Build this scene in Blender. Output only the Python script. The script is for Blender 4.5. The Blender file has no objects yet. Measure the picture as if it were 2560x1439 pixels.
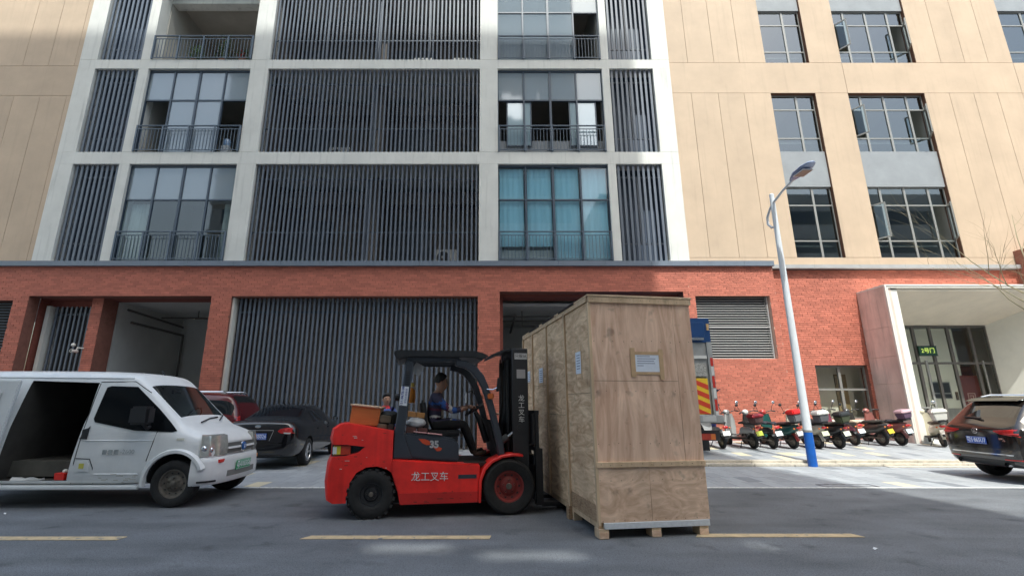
import bpy, bmesh, math, random
from mathutils import Vector, Matrix
random.seed(7)
R = math.radians
sc = bpy.context.scene
COL = sc.collection
# ---------------------------------------------------------------- camera, sky, sun, exposure
cam_d = bpy.data.cameras.new('camera'); cam = bpy.data.objects.new('camera', cam_d); COL.objects.link(cam)
cam_d.sensor_width = 36; cam_d.lens = 16.594; cam_d.shift_x = 0.0203
cam_d.clip_start = 0.05; cam_d.clip_end = 1000
cam.location = (0, 0, 1.45); cam.rotation_euler = (R(90+13.81), 0, 0)
sc.camera = cam
SUN_D = Vector((-0.13, 1.0, -1.72)).normalized()
w = bpy.data.worlds.new('World'); sc.world = w; w.use_nodes = True
wn = w.node_tree.nodes; wl = w.node_tree.links
sky = wn.new('ShaderNodeTexSky'); sky.sky_type = 'NISHITA'; sky.sun_disc = False
sky.sun_elevation = math.asin(-SUN_D.z); sky.sun_rotation = math.atan2(-SUN_D.x, -SUN_D.y)
sky.air_density = 1.6; sky.dust_density = 5.0; sky.ozone_density = 1.0
bg = wn['Background']; bg.inputs[1].default_value = 0.15
wl.new(sky.outputs[0], bg.inputs[0])
sun_d = bpy.data.lights.new('sun', 'SUN'); sun_d.energy = 2.45; sun_d.angle = R(0.4); sun_d.color = (1, .96, .9)
sun = bpy.data.objects.new('sun', sun_d); COL.objects.link(sun)
sun.rotation_euler = SUN_D.to_track_quat('-Z', 'Y').to_euler(); sun.location = (5, -30, 60)
sc.view_settings.view_transform = 'Standard'; sc.view_settings.look = 'None'
sc.view_settings.exposure = 1.0; sc.view_settings.gamma = 1; sc.view_settings.use_curve_mapping = False
sc.view_settings.use_white_balance = True; sc.view_settings.white_balance_temperature = 6150; sc.view_settings.white_balance_tint = 4
sc.cycles.use_denoising = True
sc.cycles.max_bounces = 8; sc.cycles.diffuse_bounces = 4; sc.cycles.transparent_max_bounces = 16
sc.cycles.sample_clamp_indirect = 6; sc.cycles.caustics_reflective = False; sc.cycles.caustics_refractive = False

# ---------------------------------------------------------------- helpers
def lin(c):
    return tuple((x/255/12.92 if x/255 <= .04045 else ((x/255+.055)/1.055)**2.4) for x in c)
MATS = {}
def mat(name, rgb, rough=.6, metal=0, var=0, vscale=3.0, bump=0, bscale=40, emit=0, stretch=None, var2=None, isl=0, coat=0, spec=.5, streak=0, alpha=1):
    """procedural principled material; rgb is sRGB 0-255 or linear tuple when all <=1"""
    if name in MATS: return MATS[name]
    m = bpy.data.materials.new(name); m.use_nodes = True
    n = m.node_tree.nodes; l = m.node_tree.links; b = n['Principled BSDF']
    c = lin(rgb) if max(rgb) > 1 else rgb
    b.inputs['Base Color'].default_value = (*c, 1); b.inputs['Roughness'].default_value = rough
    b.inputs['Metallic'].default_value = metal; b.inputs['Specular IOR Level'].default_value = spec
    if coat: b.inputs['Coat Weight'].default_value = coat; b.inputs['Coat Roughness'].default_value = .08
    if emit:
        b.inputs['Emission Color'].default_value = (*c, 1); b.inputs['Emission Strength'].default_value = emit
    tc = n.new('ShaderNodeTexCoord'); mp = n.new('ShaderNodeMapping'); l.new(tc.outputs['Object'], mp.inputs[0])
    if stretch: mp.inputs['Scale'].default_value = stretch
    out = None
    if var or isl or streak:
        mix = n.new('ShaderNodeMix'); mix.data_type = 'RGBA'; mix.blend_type = 'MULTIPLY'; mix.inputs[0].default_value = 1
        mix.inputs[6].default_value = (*c, 1)
        val = None
        def add(sock):
            nonlocal val
            if val is None: val = sock
            else:
                mm = n.new('ShaderNodeMath'); mm.operation = 'MULTIPLY'; l.new(val, mm.inputs[0]); l.new(sock, mm.inputs[1]); val = mm.outputs[0]
        if var:
            t = n.new('ShaderNodeTexNoise'); t.inputs['Scale'].default_value = vscale; t.inputs['Detail'].default_value = 6; t.inputs['Roughness'].default_value = .62
            l.new(mp.outputs[0], t.inputs['Vector'])
            r = n.new('ShaderNodeMapRange'); r.inputs[1].default_value = .3; r.inputs[2].default_value = .7
            r.inputs[3].default_value = 1-var; r.inputs[4].default_value = 1+var*.6
            l.new(t.outputs[0], r.inputs[0]); add(r.outputs[0])
        if streak:
            mp2 = n.new('ShaderNodeMapping'); mp2.inputs['Scale'].default_value = (6, 6, .35); l.new(tc.outputs['Object'], mp2.inputs[0])
            t = n.new('ShaderNodeTexNoise'); t.inputs['Scale'].default_value = 1.3; t.inputs['Detail'].default_value = 5
            l.new(mp2.outputs[0], t.inputs['Vector'])
            r = n.new('ShaderNodeMapRange'); r.inputs[1].default_value = .55; r.inputs[2].default_value = .8
            r.inputs[3].default_value = 1; r.inputs[4].default_value = 1-streak
            l.new(t.outputs[0], r.inputs[0]); add(r.outputs[0])
        if isl:
            g = n.new('ShaderNodeNewGeometry'); oi = n.new('ShaderNodeObjectInfo'); a = n.new('ShaderNodeMath'); a.operation = 'ADD'
            l.new(g.outputs['Random Per Island'], a.inputs[0]); l.new(oi.outputs['Random'], a.inputs[1])
            fr = n.new('ShaderNodeMath'); fr.operation = 'FRACT'; l.new(a.outputs[0], fr.inputs[0])
            r = n.new('ShaderNodeMapRange'); r.inputs[3].default_value = 1-isl; r.inputs[4].default_value = 1+isl*.7
            l.new(fr.outputs[0], r.inputs[0]); add(r.outputs[0])
        l.new(val, mix.inputs[7]); out = mix.outputs[2]
        l.new(out, b.inputs['Base Color'])
    if bump:
        t = n.new('ShaderNodeTexNoise'); t.inputs['Scale'].default_value = bscale; t.inputs['Detail'].default_value = 4
        l.new(mp.outputs[0], t.inputs['Vector'])
        bp = n.new('ShaderNodeBump'); bp.inputs['Strength'].default_value = bump; bp.inputs['Distance'].default_value = .02
        l.new(t.outputs[0], bp.inputs['Height']); l.new(bp.outputs[0], b.inputs['Normal'])
        rr = n.new('ShaderNodeMapRange'); rr.inputs[3].default_value = max(rough-.12, .02); rr.inputs[4].default_value = min(rough+.12, 1)
        l.new(t.outputs[0], rr.inputs[0]); l.new(rr.outputs[0], b.inputs['Roughness'])
    MATS[name] = m
    return m
def glass(name, tint=(.75, .85, .85), refl=.1, rough=.02, op=0, opcol=(.3, .35, .38)):
    """thin pane: see-through mixed with mirror by fresnel, optional film"""
    if name in MATS: return MATS[name]
    m = bpy.data.materials.new(name); m.use_nodes = True
    n = m.node_tree.nodes; l = m.node_tree.links; n.clear()
    o = n.new('ShaderNodeOutputMaterial'); tr = n.new('ShaderNodeBsdfTransparent'); tr.inputs[0].default_value = (*tint, 1)
    gl = n.new('ShaderNodeBsdfGlossy'); gl.inputs['Roughness'].default_value = rough; gl.inputs[0].default_value = (.9, .93, .96, 1)
    lw = n.new('ShaderNodeFresnel'); lw.inputs[0].default_value = 1.5
    ad = n.new('ShaderNodeMath'); ad.operation = 'ADD'; ad.use_clamp = True; ad.inputs[1].default_value = refl; l.new(lw.outputs[0], ad.inputs[0])
    ge = n.new('ShaderNodeNewGeometry'); iv = n.new('ShaderNodeMath'); iv.operation = 'SUBTRACT'; iv.inputs[0].default_value = 1; l.new(ge.outputs['Backfacing'], iv.inputs[1])
    mu = n.new('ShaderNodeMath'); mu.operation = 'MULTIPLY'; l.new(ad.outputs[0], mu.inputs[0]); l.new(iv.outputs[0], mu.inputs[1])
    base = tr.outputs[0]
    if op:
        df = n.new('ShaderNodeBsdfDiffuse'); df.inputs[0].default_value = (*opcol, 1)
        mo = n.new('ShaderNodeMixShader'); mo.inputs[0].default_value = op; l.new(base, mo.inputs[1]); l.new(df.outputs[0], mo.inputs[2]); base = mo.outputs[0]
    ms = n.new('ShaderNodeMixShader'); l.new(mu.outputs[0], ms.inputs[0]); l.new(base, ms.inputs[1]); l.new(gl.outputs[0], ms.inputs[2])
    l.new(ms.outputs[0], o.inputs[0]); MATS[name] = m
    return m

class MB:
    def __init__(s): s.v = []; s.f = []; s.m = []
    def add(s, vs, fs, mi=0):
        o = len(s.v); s.v += [tuple(v) for v in vs]; s.f += [tuple(i+o for i in f) for f in fs]; s.m += [mi]*len(fs); return s
    def box(s, x0, y0, z0, x1, y1, z1, mi=0):
        x0, x1 = sorted((x0, x1)); y0, y1 = sorted((y0, y1)); z0, z1 = sorted((z0, z1))
        return s.add([(x0,y0,z0),(x1,y0,z0),(x1,y1,z0),(x0,y1,z0),(x0,y0,z1),(x1,y0,z1),(x1,y1,z1),(x0,y1,z1)],
            [(0,3,2,1),(4,5,6,7),(0,1,5,4),(1,2,6,5),(2,3,7,6),(3,0,4,7)], mi)
    def cbox(s, c, d, mi=0): return s.box(c[0]-d[0]/2, c[1]-d[1]/2, c[2]-d[2]/2, c[0]+d[0]/2, c[1]+d[1]/2, c[2]+d[2]/2, mi)
    def rbox(s, M, d, mi=0):
        a, b, c = d[0]/2, d[1]/2, d[2]/2
        vs = [M @ Vector(p) for p in [(-a,-b,-c),(a,-b,-c),(a,b,-c),(-a,b,-c),(-a,-b,c),(a,-b,c),(a,b,c),(-a,b,c)]]
        return s.add(vs, [(0,3,2,1),(4,5,6,7),(0,1,5,4),(1,2,6,5),(2,3,7,6),(3,0,4,7)], mi)
    def prism(s, poly, ax, a, b, mi=0):
        """poly of 2-D points; ax='y': points are (x,z) extruded y=a..b; 'x': (y,z); 'z': (x,y)"""
        n = len(poly)
        ar = sum(poly[i][0]*poly[(i+1)%n][1]-poly[(i+1)%n][0]*poly[i][1] for i in range(n))
        if ar < 0: poly = poly[::-1]
        if a > b: a, b = b, a
        P = {'y': lambda p, t: (p[0], t, p[1]), 'x': lambda p, t: (t, p[0], p[1]), 'z': lambda p, t: (p[0], p[1], t)}[ax]
        vs = [P(p, a) for p in poly]+[P(p, b) for p in poly]
        fs = [tuple(range(n-1, -1, -1)), tuple(range(n, 2*n))]+[(i, (i+1)%n, (i+1)%n+n, i+n) for i in range(n)]
        if ax == 'y': fs = [f[::-1] for f in fs]
        return s.add(vs, fs, mi)
    def tube(s, pts, r, n=8, mi=0, cap=True):
        pts = [Vector(p) for p in pts]; rs = r if isinstance(r, (list, tuple)) else [r]*len(pts)
        vs = []; up = None
        for i, p in enumerate(pts):
            d = (pts[min(i+1, len(pts)-1)]-pts[max(i-1, 0)]).normalized()
            if up is None: up = Vector((0, 0, 1)) if abs(d.z) < .9 else Vector((1, 0, 0))
            a = d.cross(up).normalized(); up = a.cross(d).normalized()
            for k in range(n):
                t = 2*math.pi*k/n; vs.append(p+(a*math.cos(t)+up*math.sin(t))*rs[i])
        fs = []
        for i in range(len(pts)-1):
            for k in range(n): fs.append((i*n+k, i*n+(k+1)%n, (i+1)*n+(k+1)%n, (i+1)*n+k))
        if cap: fs += [tuple(range(n-1, -1, -1)), tuple(range((len(pts)-1)*n, len(pts)*n))]
        return s.add(vs, [f[::-1] for f in fs], mi)
    def lathe(s, prof, c=(0,0,0), ax='y', n=24, mi=0, a0=0, a1=2*math.pi):
        """prof: list of (radius, axial)"""
        full = abs(a1-a0-2*math.pi) < 1e-6; k = n if full else n+1; vs = []
        for r, h in prof:
            for i in range(k):
                t = a0+(a1-a0)*i/n; p, q = r*math.cos(t), r*math.sin(t)
                v = (p, h, q) if ax == 'y' else ((h, p, q) if ax == 'x' else (p, q, h))
                vs.append((v[0]+c[0], v[1]+c[1], v[2]+c[2]))
        fs = []
        for j in range(len(prof)-1):
            for i in range(n):
                i2 = (i+1)%k; fs.append((j*k+i, j*k+i2, (j+1)*k+i2, (j+1)*k+i))
        return s.add(vs, fs, mi)
    def loft(s, rings, mi=0, cap=True, closed=True):
        n = len(rings[0]); vs = [v for r in rings for v in r]; fs = []
        for j in range(len(rings)-1):
            for i in range(n if closed else n-1):
                fs.append((j*n+i, j*n+(i+1)%n, (j+1)*n+(i+1)%n, (j+1)*n+i))
        if cap: fs += [tuple(range(n-1, -1, -1)), tuple(range((len(rings)-1)*n, len(rings)*n))]
        return s.add(vs, fs, mi)
    def sph(s, c, r, n=12, m=8, mi=0):
        r = r if isinstance(r, (list, tuple)) else (r, r, r)
        rings = []
        for j in range(m+1):
            t = math.pi*j/m; rr = max(math.sin(t), .02); z = -math.cos(t)
            rings.append([(c[0]+r[0]*rr*math.cos(2*math.pi*i/n), c[1]+r[1]*rr*math.sin(2*math.pi*i/n), c[2]+r[2]*z) for i in range(n)])
        return s.loft(rings, mi)
    def mesh(s, name, mats):
        me = bpy.data.meshes.new(name); me.from_pydata(s.v, [], s.f)
        for m in (mats if isinstance(mats, (list, tuple)) else [mats]): me.materials.append(m)
        me.polygons.foreach_set('material_index', s.m); me.update(); return me
    def build(s, name, mats, parent=None, smooth=None, bevel=0, seg=2, fix=False, sub=0):
        me = s.mesh(name, mats)
        if fix or bevel or sub:
            b = bmesh.new(); b.from_mesh(me); bmesh.ops.recalc_face_normals(b, faces=b.faces)
            if bevel:
                ed = [e for e in b.edges if len(e.link_faces) == 2 and e.calc_face_angle(0) > .5]
                bmesh.ops.bevel(b, geom=ed, offset=bevel, segments=seg, affect='EDGES', clamp_overlap=True)
            b.to_mesh(me); b.free()
        o = link(name, me, parent)
        if sub:
            md = o.modifiers.new('s', 'SUBSURF'); md.levels = sub; md.render_levels = sub; apply(o)
            me = o.data
        if smooth is not None or bevel or sub: shade(me, smooth if smooth is not None else 40)
        return o
def link(name, data, parent=None):
    o = bpy.data.objects.new(name, data); COL.objects.link(o)
    if parent is not None: o.parent = parent
    return o
def shade(me, ang=40):
    me.polygons.foreach_set('use_smooth', [True]*len(me.polygons))
    me.set_sharp_from_angle(angle=R(ang)); me.update()
def apply(o):
    dg = bpy.context.evaluated_depsgraph_get(); dg.update()
    me = bpy.data.meshes.new_from_object(o.evaluated_get(dg)); o.modifiers.clear(); old = o.data; o.data = me
    bpy.data.meshes.remove(old); me.name = o.name
def boolean(o, cutter_mb, mats):
    c = cutter_mb.build('cutter', mats, None, fix=True)
    c.matrix_world = o.matrix_world
    md = o.modifiers.new('b', 'BOOLEAN'); md.operation = 'DIFFERENCE'; md.object = c; md.solver = 'EXACT'
    bpy.context.view_layer.update(); apply(o); me = c.data; bpy.data.objects.remove(c); bpy.data.meshes.remove(me)
def split(o, names, parent):
    """split a mesh into one part per material slot"""
    out = {}
    for i, nm in enumerate(names):
        b = bmesh.new(); b.from_mesh(o.data)
        bmesh.ops.delete(b, geom=[f for f in b.faces if f.material_index != i], context='FACES')
        if not b.faces: b.free(); continue
        b.faces.index_update()
        for f in b.faces: f.material_index = 0
        groups_ = [None]
        if nm == 'wheel_well':                      # one part per wheel well
            todo = set(b.faces); groups_ = []
            while todo:
                st = [todo.pop()]; isl_ = []
                while st:
                    f = st.pop(); isl_.append(f)
                    for e_ in f.edges:
                        for g in e_.link_faces:
                            if g in todo: todo.discard(g); st.append(g)
                groups_.append([f.index for f in isl_])
        for gi in groups_:
            c_ = b.copy()
            if gi is not None:
                keep = set(gi); c_.faces.ensure_lookup_table()
                bmesh.ops.delete(c_, geom=[f for k_, f in enumerate(c_.faces) if k_ not in keep], context='FACES')
            me = bpy.data.meshes.new(nm); c_.to_mesh(me); c_.free(); me.materials.append(o.data.materials[i]); shade(me, 38)
            out[nm] = link(nm, me, parent)
        b.free()
    me = o.data; bpy.data.objects.remove(o); bpy.data.meshes.remove(me)
    return out
def thing(name, label, cat, loc=(0,0,0), rz=0, group=None):
    o = link(name, None); o.location = loc; o.rotation_euler = (0, 0, R(rz)); tag(o, label, cat, group); o.empty_display_size = .2
    return o
def tag(o, label, cat, group=None):
    o['label'] = label; o['category'] = cat
    if group: o['group'] = group
    return o
def struct(o, kind='structure'): o['kind'] = kind; return o
FONT = None
def text(s, size, parent, M, mt, name='lettering', ext=.001, align='CENTER', bold=0):
    cu = bpy.data.curves.new('t', 'FONT'); cu.body = s; cu.size = size; cu.align_x = align; cu.align_y = 'CENTER'; cu.extrude = ext; cu.offset = bold; cu.resolution_u = 3
    o = bpy.data.objects.new('t', cu); COL.objects.link(o)
    dg = bpy.context.evaluated_depsgraph_get(); dg.update()
    me = bpy.data.meshes.new_from_object(o.evaluated_get(dg)); bpy.data.objects.remove(o); bpy.data.curves.remove(cu)
    me.name = name; me.materials.clear(); me.materials.append(mt)
    me.transform(M); return link(name, me, parent)
def TM(loc, ex, ey):
    """matrix placing text with its x axis along ex and y axis along ey"""
    ex = Vector(ex).normalized(); ey = Vector(ey).normalized(); ez = ex.cross(ey)
    m = Matrix((ex, ey, ez)).transposed().to_4x4(); m.translation = Vector(loc); return m
def rectsub(x0, x1, holes):
    iv = [(x0, x1)]
    for a, b in holes:
        nv = []
        for p, q in iv:
            if b <= p or a >= q: nv.append((p, q)); continue
            if a > p: nv.append((p, a))
            if b < q: nv.append((b, q))
        iv = nv
    return iv
# ---------------------------------------------------------------- materials of the place
M_asph = mat('asphalt', (.165, .173, .184), .85, var=.2, vscale=1.1, bump=.5, bscale=160)
def weather_asphalt(m):
    n = m.node_tree.nodes; l = m.node_tree.links; b = n['Principled BSDF']; src = b.inputs['Base Color'].links[0].from_socket
    tc = n.new('ShaderNodeTexCoord')
    def tex(kind, scale, a, b_, lo, hi, stretch=None, det=3, feat=None):
        v = tc.outputs['Object']
        if stretch:
            mp = n.new('ShaderNodeMapping'); mp.inputs['Scale'].default_value = stretch; l.new(v, mp.inputs[0]); v = mp.outputs[0]
        t = n.new(kind); t.inputs['Scale'].default_value = scale
        if feat: t.feature = feat
        if 'Detail' in t.inputs: t.inputs['Detail'].default_value = det
        l.new(v, t.inputs['Vector']); r = n.new('ShaderNodeMapRange'); r.inputs[1].default_value = a; r.inputs[2].default_value = b_; r.inputs[3].default_value = lo; r.inputs[4].default_value = hi
        l.new(t.outputs[0], r.inputs[0]); return r.outputs[0]
    fs = [tex('ShaderNodeTexNoise', 95, .35, .68, .72, 1.3, det=1), tex('ShaderNodeTexNoise', .55, .45, .7, 1, .72, (1, 3.2, 1), 6), tex('ShaderNodeTexNoise', 2.3, .60, .72, 1, .62, None, 5), tex('ShaderNodeTexNoise', 38, .52, .72, 1, .7, None, 2), tex('ShaderNodeTexNoise', .28, .5, .75, 1, 1.22, (.5, 5, 1), 5)]
    for f in fs:
        mx = n.new('ShaderNodeMix'); mx.data_type = 'RGBA'; mx.blend_type = 'MULTIPLY'; mx.inputs[0].default_value = 1; l.new(src, mx.inputs[6]); l.new(f, mx.inputs[7]); src = mx.outputs[2]
    l.new(src, b.inputs['Base Color'])
weather_asphalt(M_asph)
def worn(m, amt, scale=14):
    n = m.node_tree.nodes; l = m.node_tree.links; b = n['Principled BSDF']; src = b.inputs['Base Color'].links[0].from_socket
    t = n.new('ShaderNodeTexNoise'); t.inputs['Scale'].default_value = scale; t.inputs['Detail'].default_value = 7; tc = n.new('ShaderNodeTexCoord'); l.new(tc.outputs['Object'], t.inputs['Vector'])
    r = n.new('ShaderNodeMapRange'); r.inputs[1].default_value = amt; r.inputs[2].default_value = amt+.08; l.new(t.outputs[0], r.inputs[0])
    mx = n.new('ShaderNodeMix'); mx.data_type = 'RGBA'; l.new(r.outputs[0], mx.inputs[0]); l.new(src, mx.inputs[6]); mx.inputs[7].default_value = (.19, .195, .2, 1); l.new(mx.outputs[2], b.inputs['Base Color'])
M_line = mat('road_paint_white', (.62, .62, .6), .7, var=.35, vscale=9)
M_yel = mat('road_paint_yellow', (.6, .46, .27), .7, var=.3, vscale=7)
worn(M_line, .60, 20); worn(M_yel, .60, 11)
M_white = mat('frame_plaster', (.68, .67, .625), .75, var=.09, vscale=1.2, streak=.24, bump=.08, bscale=30)
M_beige = mat('beige_panel', (.525, .40, .285), .7, var=.11, vscale=.8, streak=.10, isl=.035, bump=.06, bscale=20)
M_groove = mat('panel_joint', (.16, .075, .045), .9)
M_span = mat('grey_spandrel', (.27, .285, .30), .6, var=.12, vscale=1.5)
M_mort2 = mat('mortar_pale', (.58, .36, .28), .95, var=.2, vscale=6)
M_brick = mat('brick', (.51, .165, .11), .8, var=.12, vscale=5, isl=.17, bump=.25, bscale=60)
M_mort = mat('mortar', (.26, .11, .08), .95, var=.2, vscale=6)
M_dark = mat('slate_metal', (.125, .145, .18), .42, var=.15, vscale=2, spec=.5)
M_mull = mat('mullion_metal', (.055, .075, .105), .4)
M_alu = mat('window_aluminium', (.30, .295, .275), .45, metal=.3)
M_corn = mat('cornice_metal', (.16, .19, .235), .45, var=.1)
M_corn2 = mat('cornice_stone', (.36, .36, .36), .6, var=.1)
M_int = mat('interior_plaster', (.42, .40, .36), .9, var=.1, vscale=.7)
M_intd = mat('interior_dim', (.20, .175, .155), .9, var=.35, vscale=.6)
M_conc = mat('concrete_wall', (.55, .55, .52), .9, var=.12, vscale=.8)
M_pane = glass('pane_glass', (.82, .88, .9), .04)
M_pane2 = glass('reflective_pane', (.66, .71, .71), .11)
M_lobby = glass('lobby_glass', (.97, .985, .97), .0)
M_film = glass('filmed_pane', (.6, .65, .68), .05, .05, .55, (.36, .42, .47))
M_blind = mat('aqua_blind', (.46, .74, .86), .7, var=.12, vscale=1.5, stretch=(3, 1, .4))
M_blind2 = mat('cream_blind', (.50, .47, .42), .8, var=.12, vscale=1.2)
M_marble = mat('pink_marble', (.76, .60, .52), .35, var=.28, vscale=1.6, stretch=(1, 1, .45), streak=.35)
M_trim = mat('white_trim', (.78, .75, .68), .5, var=.06)
M_black = mat('black_plastic', (.012, .012, .014), .5)
M_bmet = mat('black_metal', (.018, .019, .022), .45)
M_rub = mat('tyre_rubber', (.018, .018, .018), .85, var=.4, vscale=14, bump=.2, bscale=60)
M_pipe = mat('pipe_grey', (.12, .11, .10), .6)
M_paver = mat('paver', (.33, .345, .36), .8, var=.12, vscale=5, isl=.13, bump=.15, bscale=80)
M_paverc = mat('paver_cream', (.56, .50, .36), .8, var=.12, vscale=5, isl=.12)
M_paverd = mat('paver_dark', (.21, .225, .24), .8, var=.12, vscale=5, isl=.1)
M_joint = mat('paving_joint', (.22, .225, .23), .9, var=.15)
M_granite = mat('kerb_granite', (.52, .47, .39), .75, var=.25, vscale=9)

# ---------------------------------------------------------------- ground
def sheet(name, x0, y0, x1, y1, z, m):
    return struct(MB().add([(x0,y0,z),(x1,y0,z),(x1,y1,z),(x0,y1,z)], [(0,1,2,3)]).build(name, m))
sheet('ground', -300, -300, 300, 300, -.012, M_asph)
road = sheet('road', -90, -9, 90, 9.04, 0, M_asph)
sheet('bounce_pavement', -90, -60, 90, -3.5, .004, mat('bounce_paving', (.48, .46, .43), .85, var=.1, vscale=2))  # unseen pale sheet behind the camera, added to bounce light into the shade
LD = 9.05
b = MB(); b.box(-40, LD-.05, .001, 40, LD+.05, .006); b.build('edge_line', M_line, road)
for x0, x1, ya in ((-7.6, -4.12, 5.74), (-2.12, -.02, 5.78), (2.30, 4.2, 5.86)):
    MB().prism([(x0, ya-.045), (x1-.0, ya-.045), (x1+(-.06 if x1 > 3 else .02), ya+.09), (x0+.08, ya+.09)], 'z', .001, .006).build('lane_dash', M_yel, road)
pav = sheet('pavement', -40, 9.06, 40, 17.6, -.008, M_joint)
def slope(d): return .12+.045*(d-12.3)
# raised forecourt (right), sloping gently up to the wall
fc = MB(); X0, X1 = 3.2, 40
fc.add([(X0,12.3,.0),(X1,12.3,.0),(X1,12.3,.112),(X0,12.3,.112),(X0,20,slope(20)-.008),(X1,20,slope(20)-.008)], [(0,1,2,3),(3,2,5,4)])
fore = struct(fc.build('forecourt', M_joint))
kx = X0
while kx < 22:
    L = random.uniform(.95, 1.2)
    kb = MB().box(kx, 12.02, -.004, kx+L-.008, 12.16, .062).box(kx, 12.16, -.004, kx+L-.008, 12.32, .128)
    kb.build('kerb_stone', M_granite, fore, bevel=.008, seg=1); kx += L
if True:
    MB().box(9.4, 11.83, -.004, 22, 12.015, .022).build('kerb_apron', M_granite, fore, bevel=.006, seg=1)
cells = []
px, py = .3, .6
def pm(rng):
    t = rng.random(); return 2 if t < .065 else (1 if t < .15 else 0)
rng = random.Random(3)
nrow = 0; d = 9.11
while d < 12.0:
    x = -12.0+(.15 if nrow % 2 else 0)
    while x < 20:
        if not (6.02 < x+.15 < 7.06 and 9.11 < d < 9.45): cells.append((x, d, min(.6, 12.0-d), 0, pm(rng)))
        x += px
    d += py; nrow += 1
d = 12.34
while d < 16.5:
    x = 3.2+(.15 if nrow % 2 else 0)
    while x < 20:
        cells.append((x, d, .6, slope(d), pm(rng))); x += px
    d += py; nrow += 1
d = 12.02
while d < 16.1:
    x = -12.0
    while x < 3.0: cells.append((x, d, .6, 0, pm(rng))); x += px
    d += py
PM = [M_paver, M_paverd, M_paverc]
def shows(c):
    X, D = c[0]+.15, c[1]+.3
    vis = 4.2 < X < .93*D+.6 and D < 14.2
    return (0 if vis else 1, D)
cells.sort(key=shows)
pmesh = {}
for i in (0, 1, 2):
    pmesh[i] = MB().box(.004, .004, 0, px-.004, py-.004, .012).mesh('paver', PM[i])
    b = bmesh.new(); b.from_mesh(pmesh[i]); bmesh.ops.delete(b, geom=[f for f in b.faces if f.normal.z < -.5], context='FACES'); b.to_mesh(pmesh[i]); b.free()
for c in cells[:295]:
    par = fore if c[1] > 12.2 and c[0] >= 3.2 else pav
    o = link('paver', pmesh[c[4]], par); o.location = (c[0], c[1], c[3]-.012+.002*random.random()); o.scale.y = c[2]/.6
    if par is fore: o.rotation_euler.x = math.atan(.045)
rest = [MB(), MB()]
for c in cells[295:]:
    k = 1 if c[1] > 12.2 and c[0] >= 3.2 else 0
    z0, z1 = c[3], (slope(c[1]+c[2]) if k else 0); h = .002*random.random()
    rest[k].add([(c[0]+.004, c[1]+.004, z0+h), (c[0]+px-.004, c[1]+.004, z0+h), (c[0]+px-.004, c[1]+c[2]-.004, z1+h), (c[0]+.004, c[1]+c[2]-.004, z1+h)], [(0,1,2,3)], c[4])
struct(rest[0].build('paver_field', PM, pav), 'stuff'); struct(rest[1].build('paver_field', PM, fore), 'stuff')
# drain grate in the paving
dg_ = thing('drain_grate', 'small dark slotted drain grate set in the paving by the white road line', 'drain', (6.54, 9.28, 0))
MB().box(-.5, -.14, -.01, .5, -.11, .004).box(-.5, .11, -.01, .5, .14, .004).box(-.5, -.11, -.01, -.47, .11, .004).box(.47, -.11, -.01, .5, .11, .004).build('grate_frame', M_bmet, dg_)
MB().box(-.47, -.11, -.03, .47, .11, -.02).build('pit', M_black, dg_)
for i in range(6): MB().box(-.42+i*.155, -.11, -.018, -.36+i*.155, .11, .003).build('bar', M_span, dg_)

# ---------------------------------------------------------------- main building
B = thing('office_building', 'long office block with white frame, beige panels and red brick ground floor', 'building', (0, 16.5, 0))
def bb(name, m, x0, d0, z0, x1, d1, z1, par=None, bevel=0):
    return MB().box(x0, d0-16.5, z0, x1, d1-16.5, z1).build(name, m, par or B, bevel=bevel, seg=1)
cols = [(-16.8, -16.1), (-14.31, -13.92), (-9.78, -9.06), (-.46, .26), (4.49, 4.79), (6.56, 7.25)]
floors = [(6.53, 10.42), (10.93, 14.68), (15.10, 18.95), (19.40, 23.2)]
for x0, x1 in cols:
    for z0, z1 in floors:
        bb('frame_column', M_white, x0, 16.5, z0+.0, x1, 17.05, z1-.004)
for z0, z1 in ((6.405, 6.526), (10.422, 10.926), (14.682, 15.096), (18.952, 19.396), (23.202, 23.7)):
    bb('frame_beam', M_white, -16.8, 16.503, z0, 7.25, 17.06, z1)
SL = {}
def slats(x0, x1, z0, z1, d, par, pitch=.165, w=.066, dep=.05):
    n = max(2, int((x1-x0)/pitch)); p = (x1-x0)/n
    key = (round(z1-z0, 2), w)
    if key not in SL: SL[key] = MB().box(-w/2, -dep/2, 0, w/2, dep/2, z1-z0).mesh('slat', M_dark)
    for i in range(n):
        o = link('slat', SL[key], par); o.location = (x0+p*(i+.5), d-16.5, z0); o.rotation_euler = (0, 0, R(random.uniform(-1.5, 1.5)))
def room(x0, x1, d0, d1, z0, z1, par, mw=M_int, mc=None, mf=None):
    t = .1; mc = mc or mw; mf = mf or mw; e = 16.5
    m = MB()
    m.box(x0-t, d0-e, z0, x0, d1-e, z1); m.box(x1, d0-e, z0, x1+t, d1-e, z1); m.box(x0-t, d1-e, z0-t, x1+t, d1+t-e, z1+t)
    m.box(x0-t, d0-e, z1, x1+t, d1-e-.001, z1+t, 1); m.box(x0-t, d0-e, z0-t, x1+t, d1-e-.001, z0, 2)
    return m.build('room_lining', [mw, mc, mf], par)
RLM = mat('railing_paint', (.10, .13, .17), .45)
BAL = {}
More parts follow.
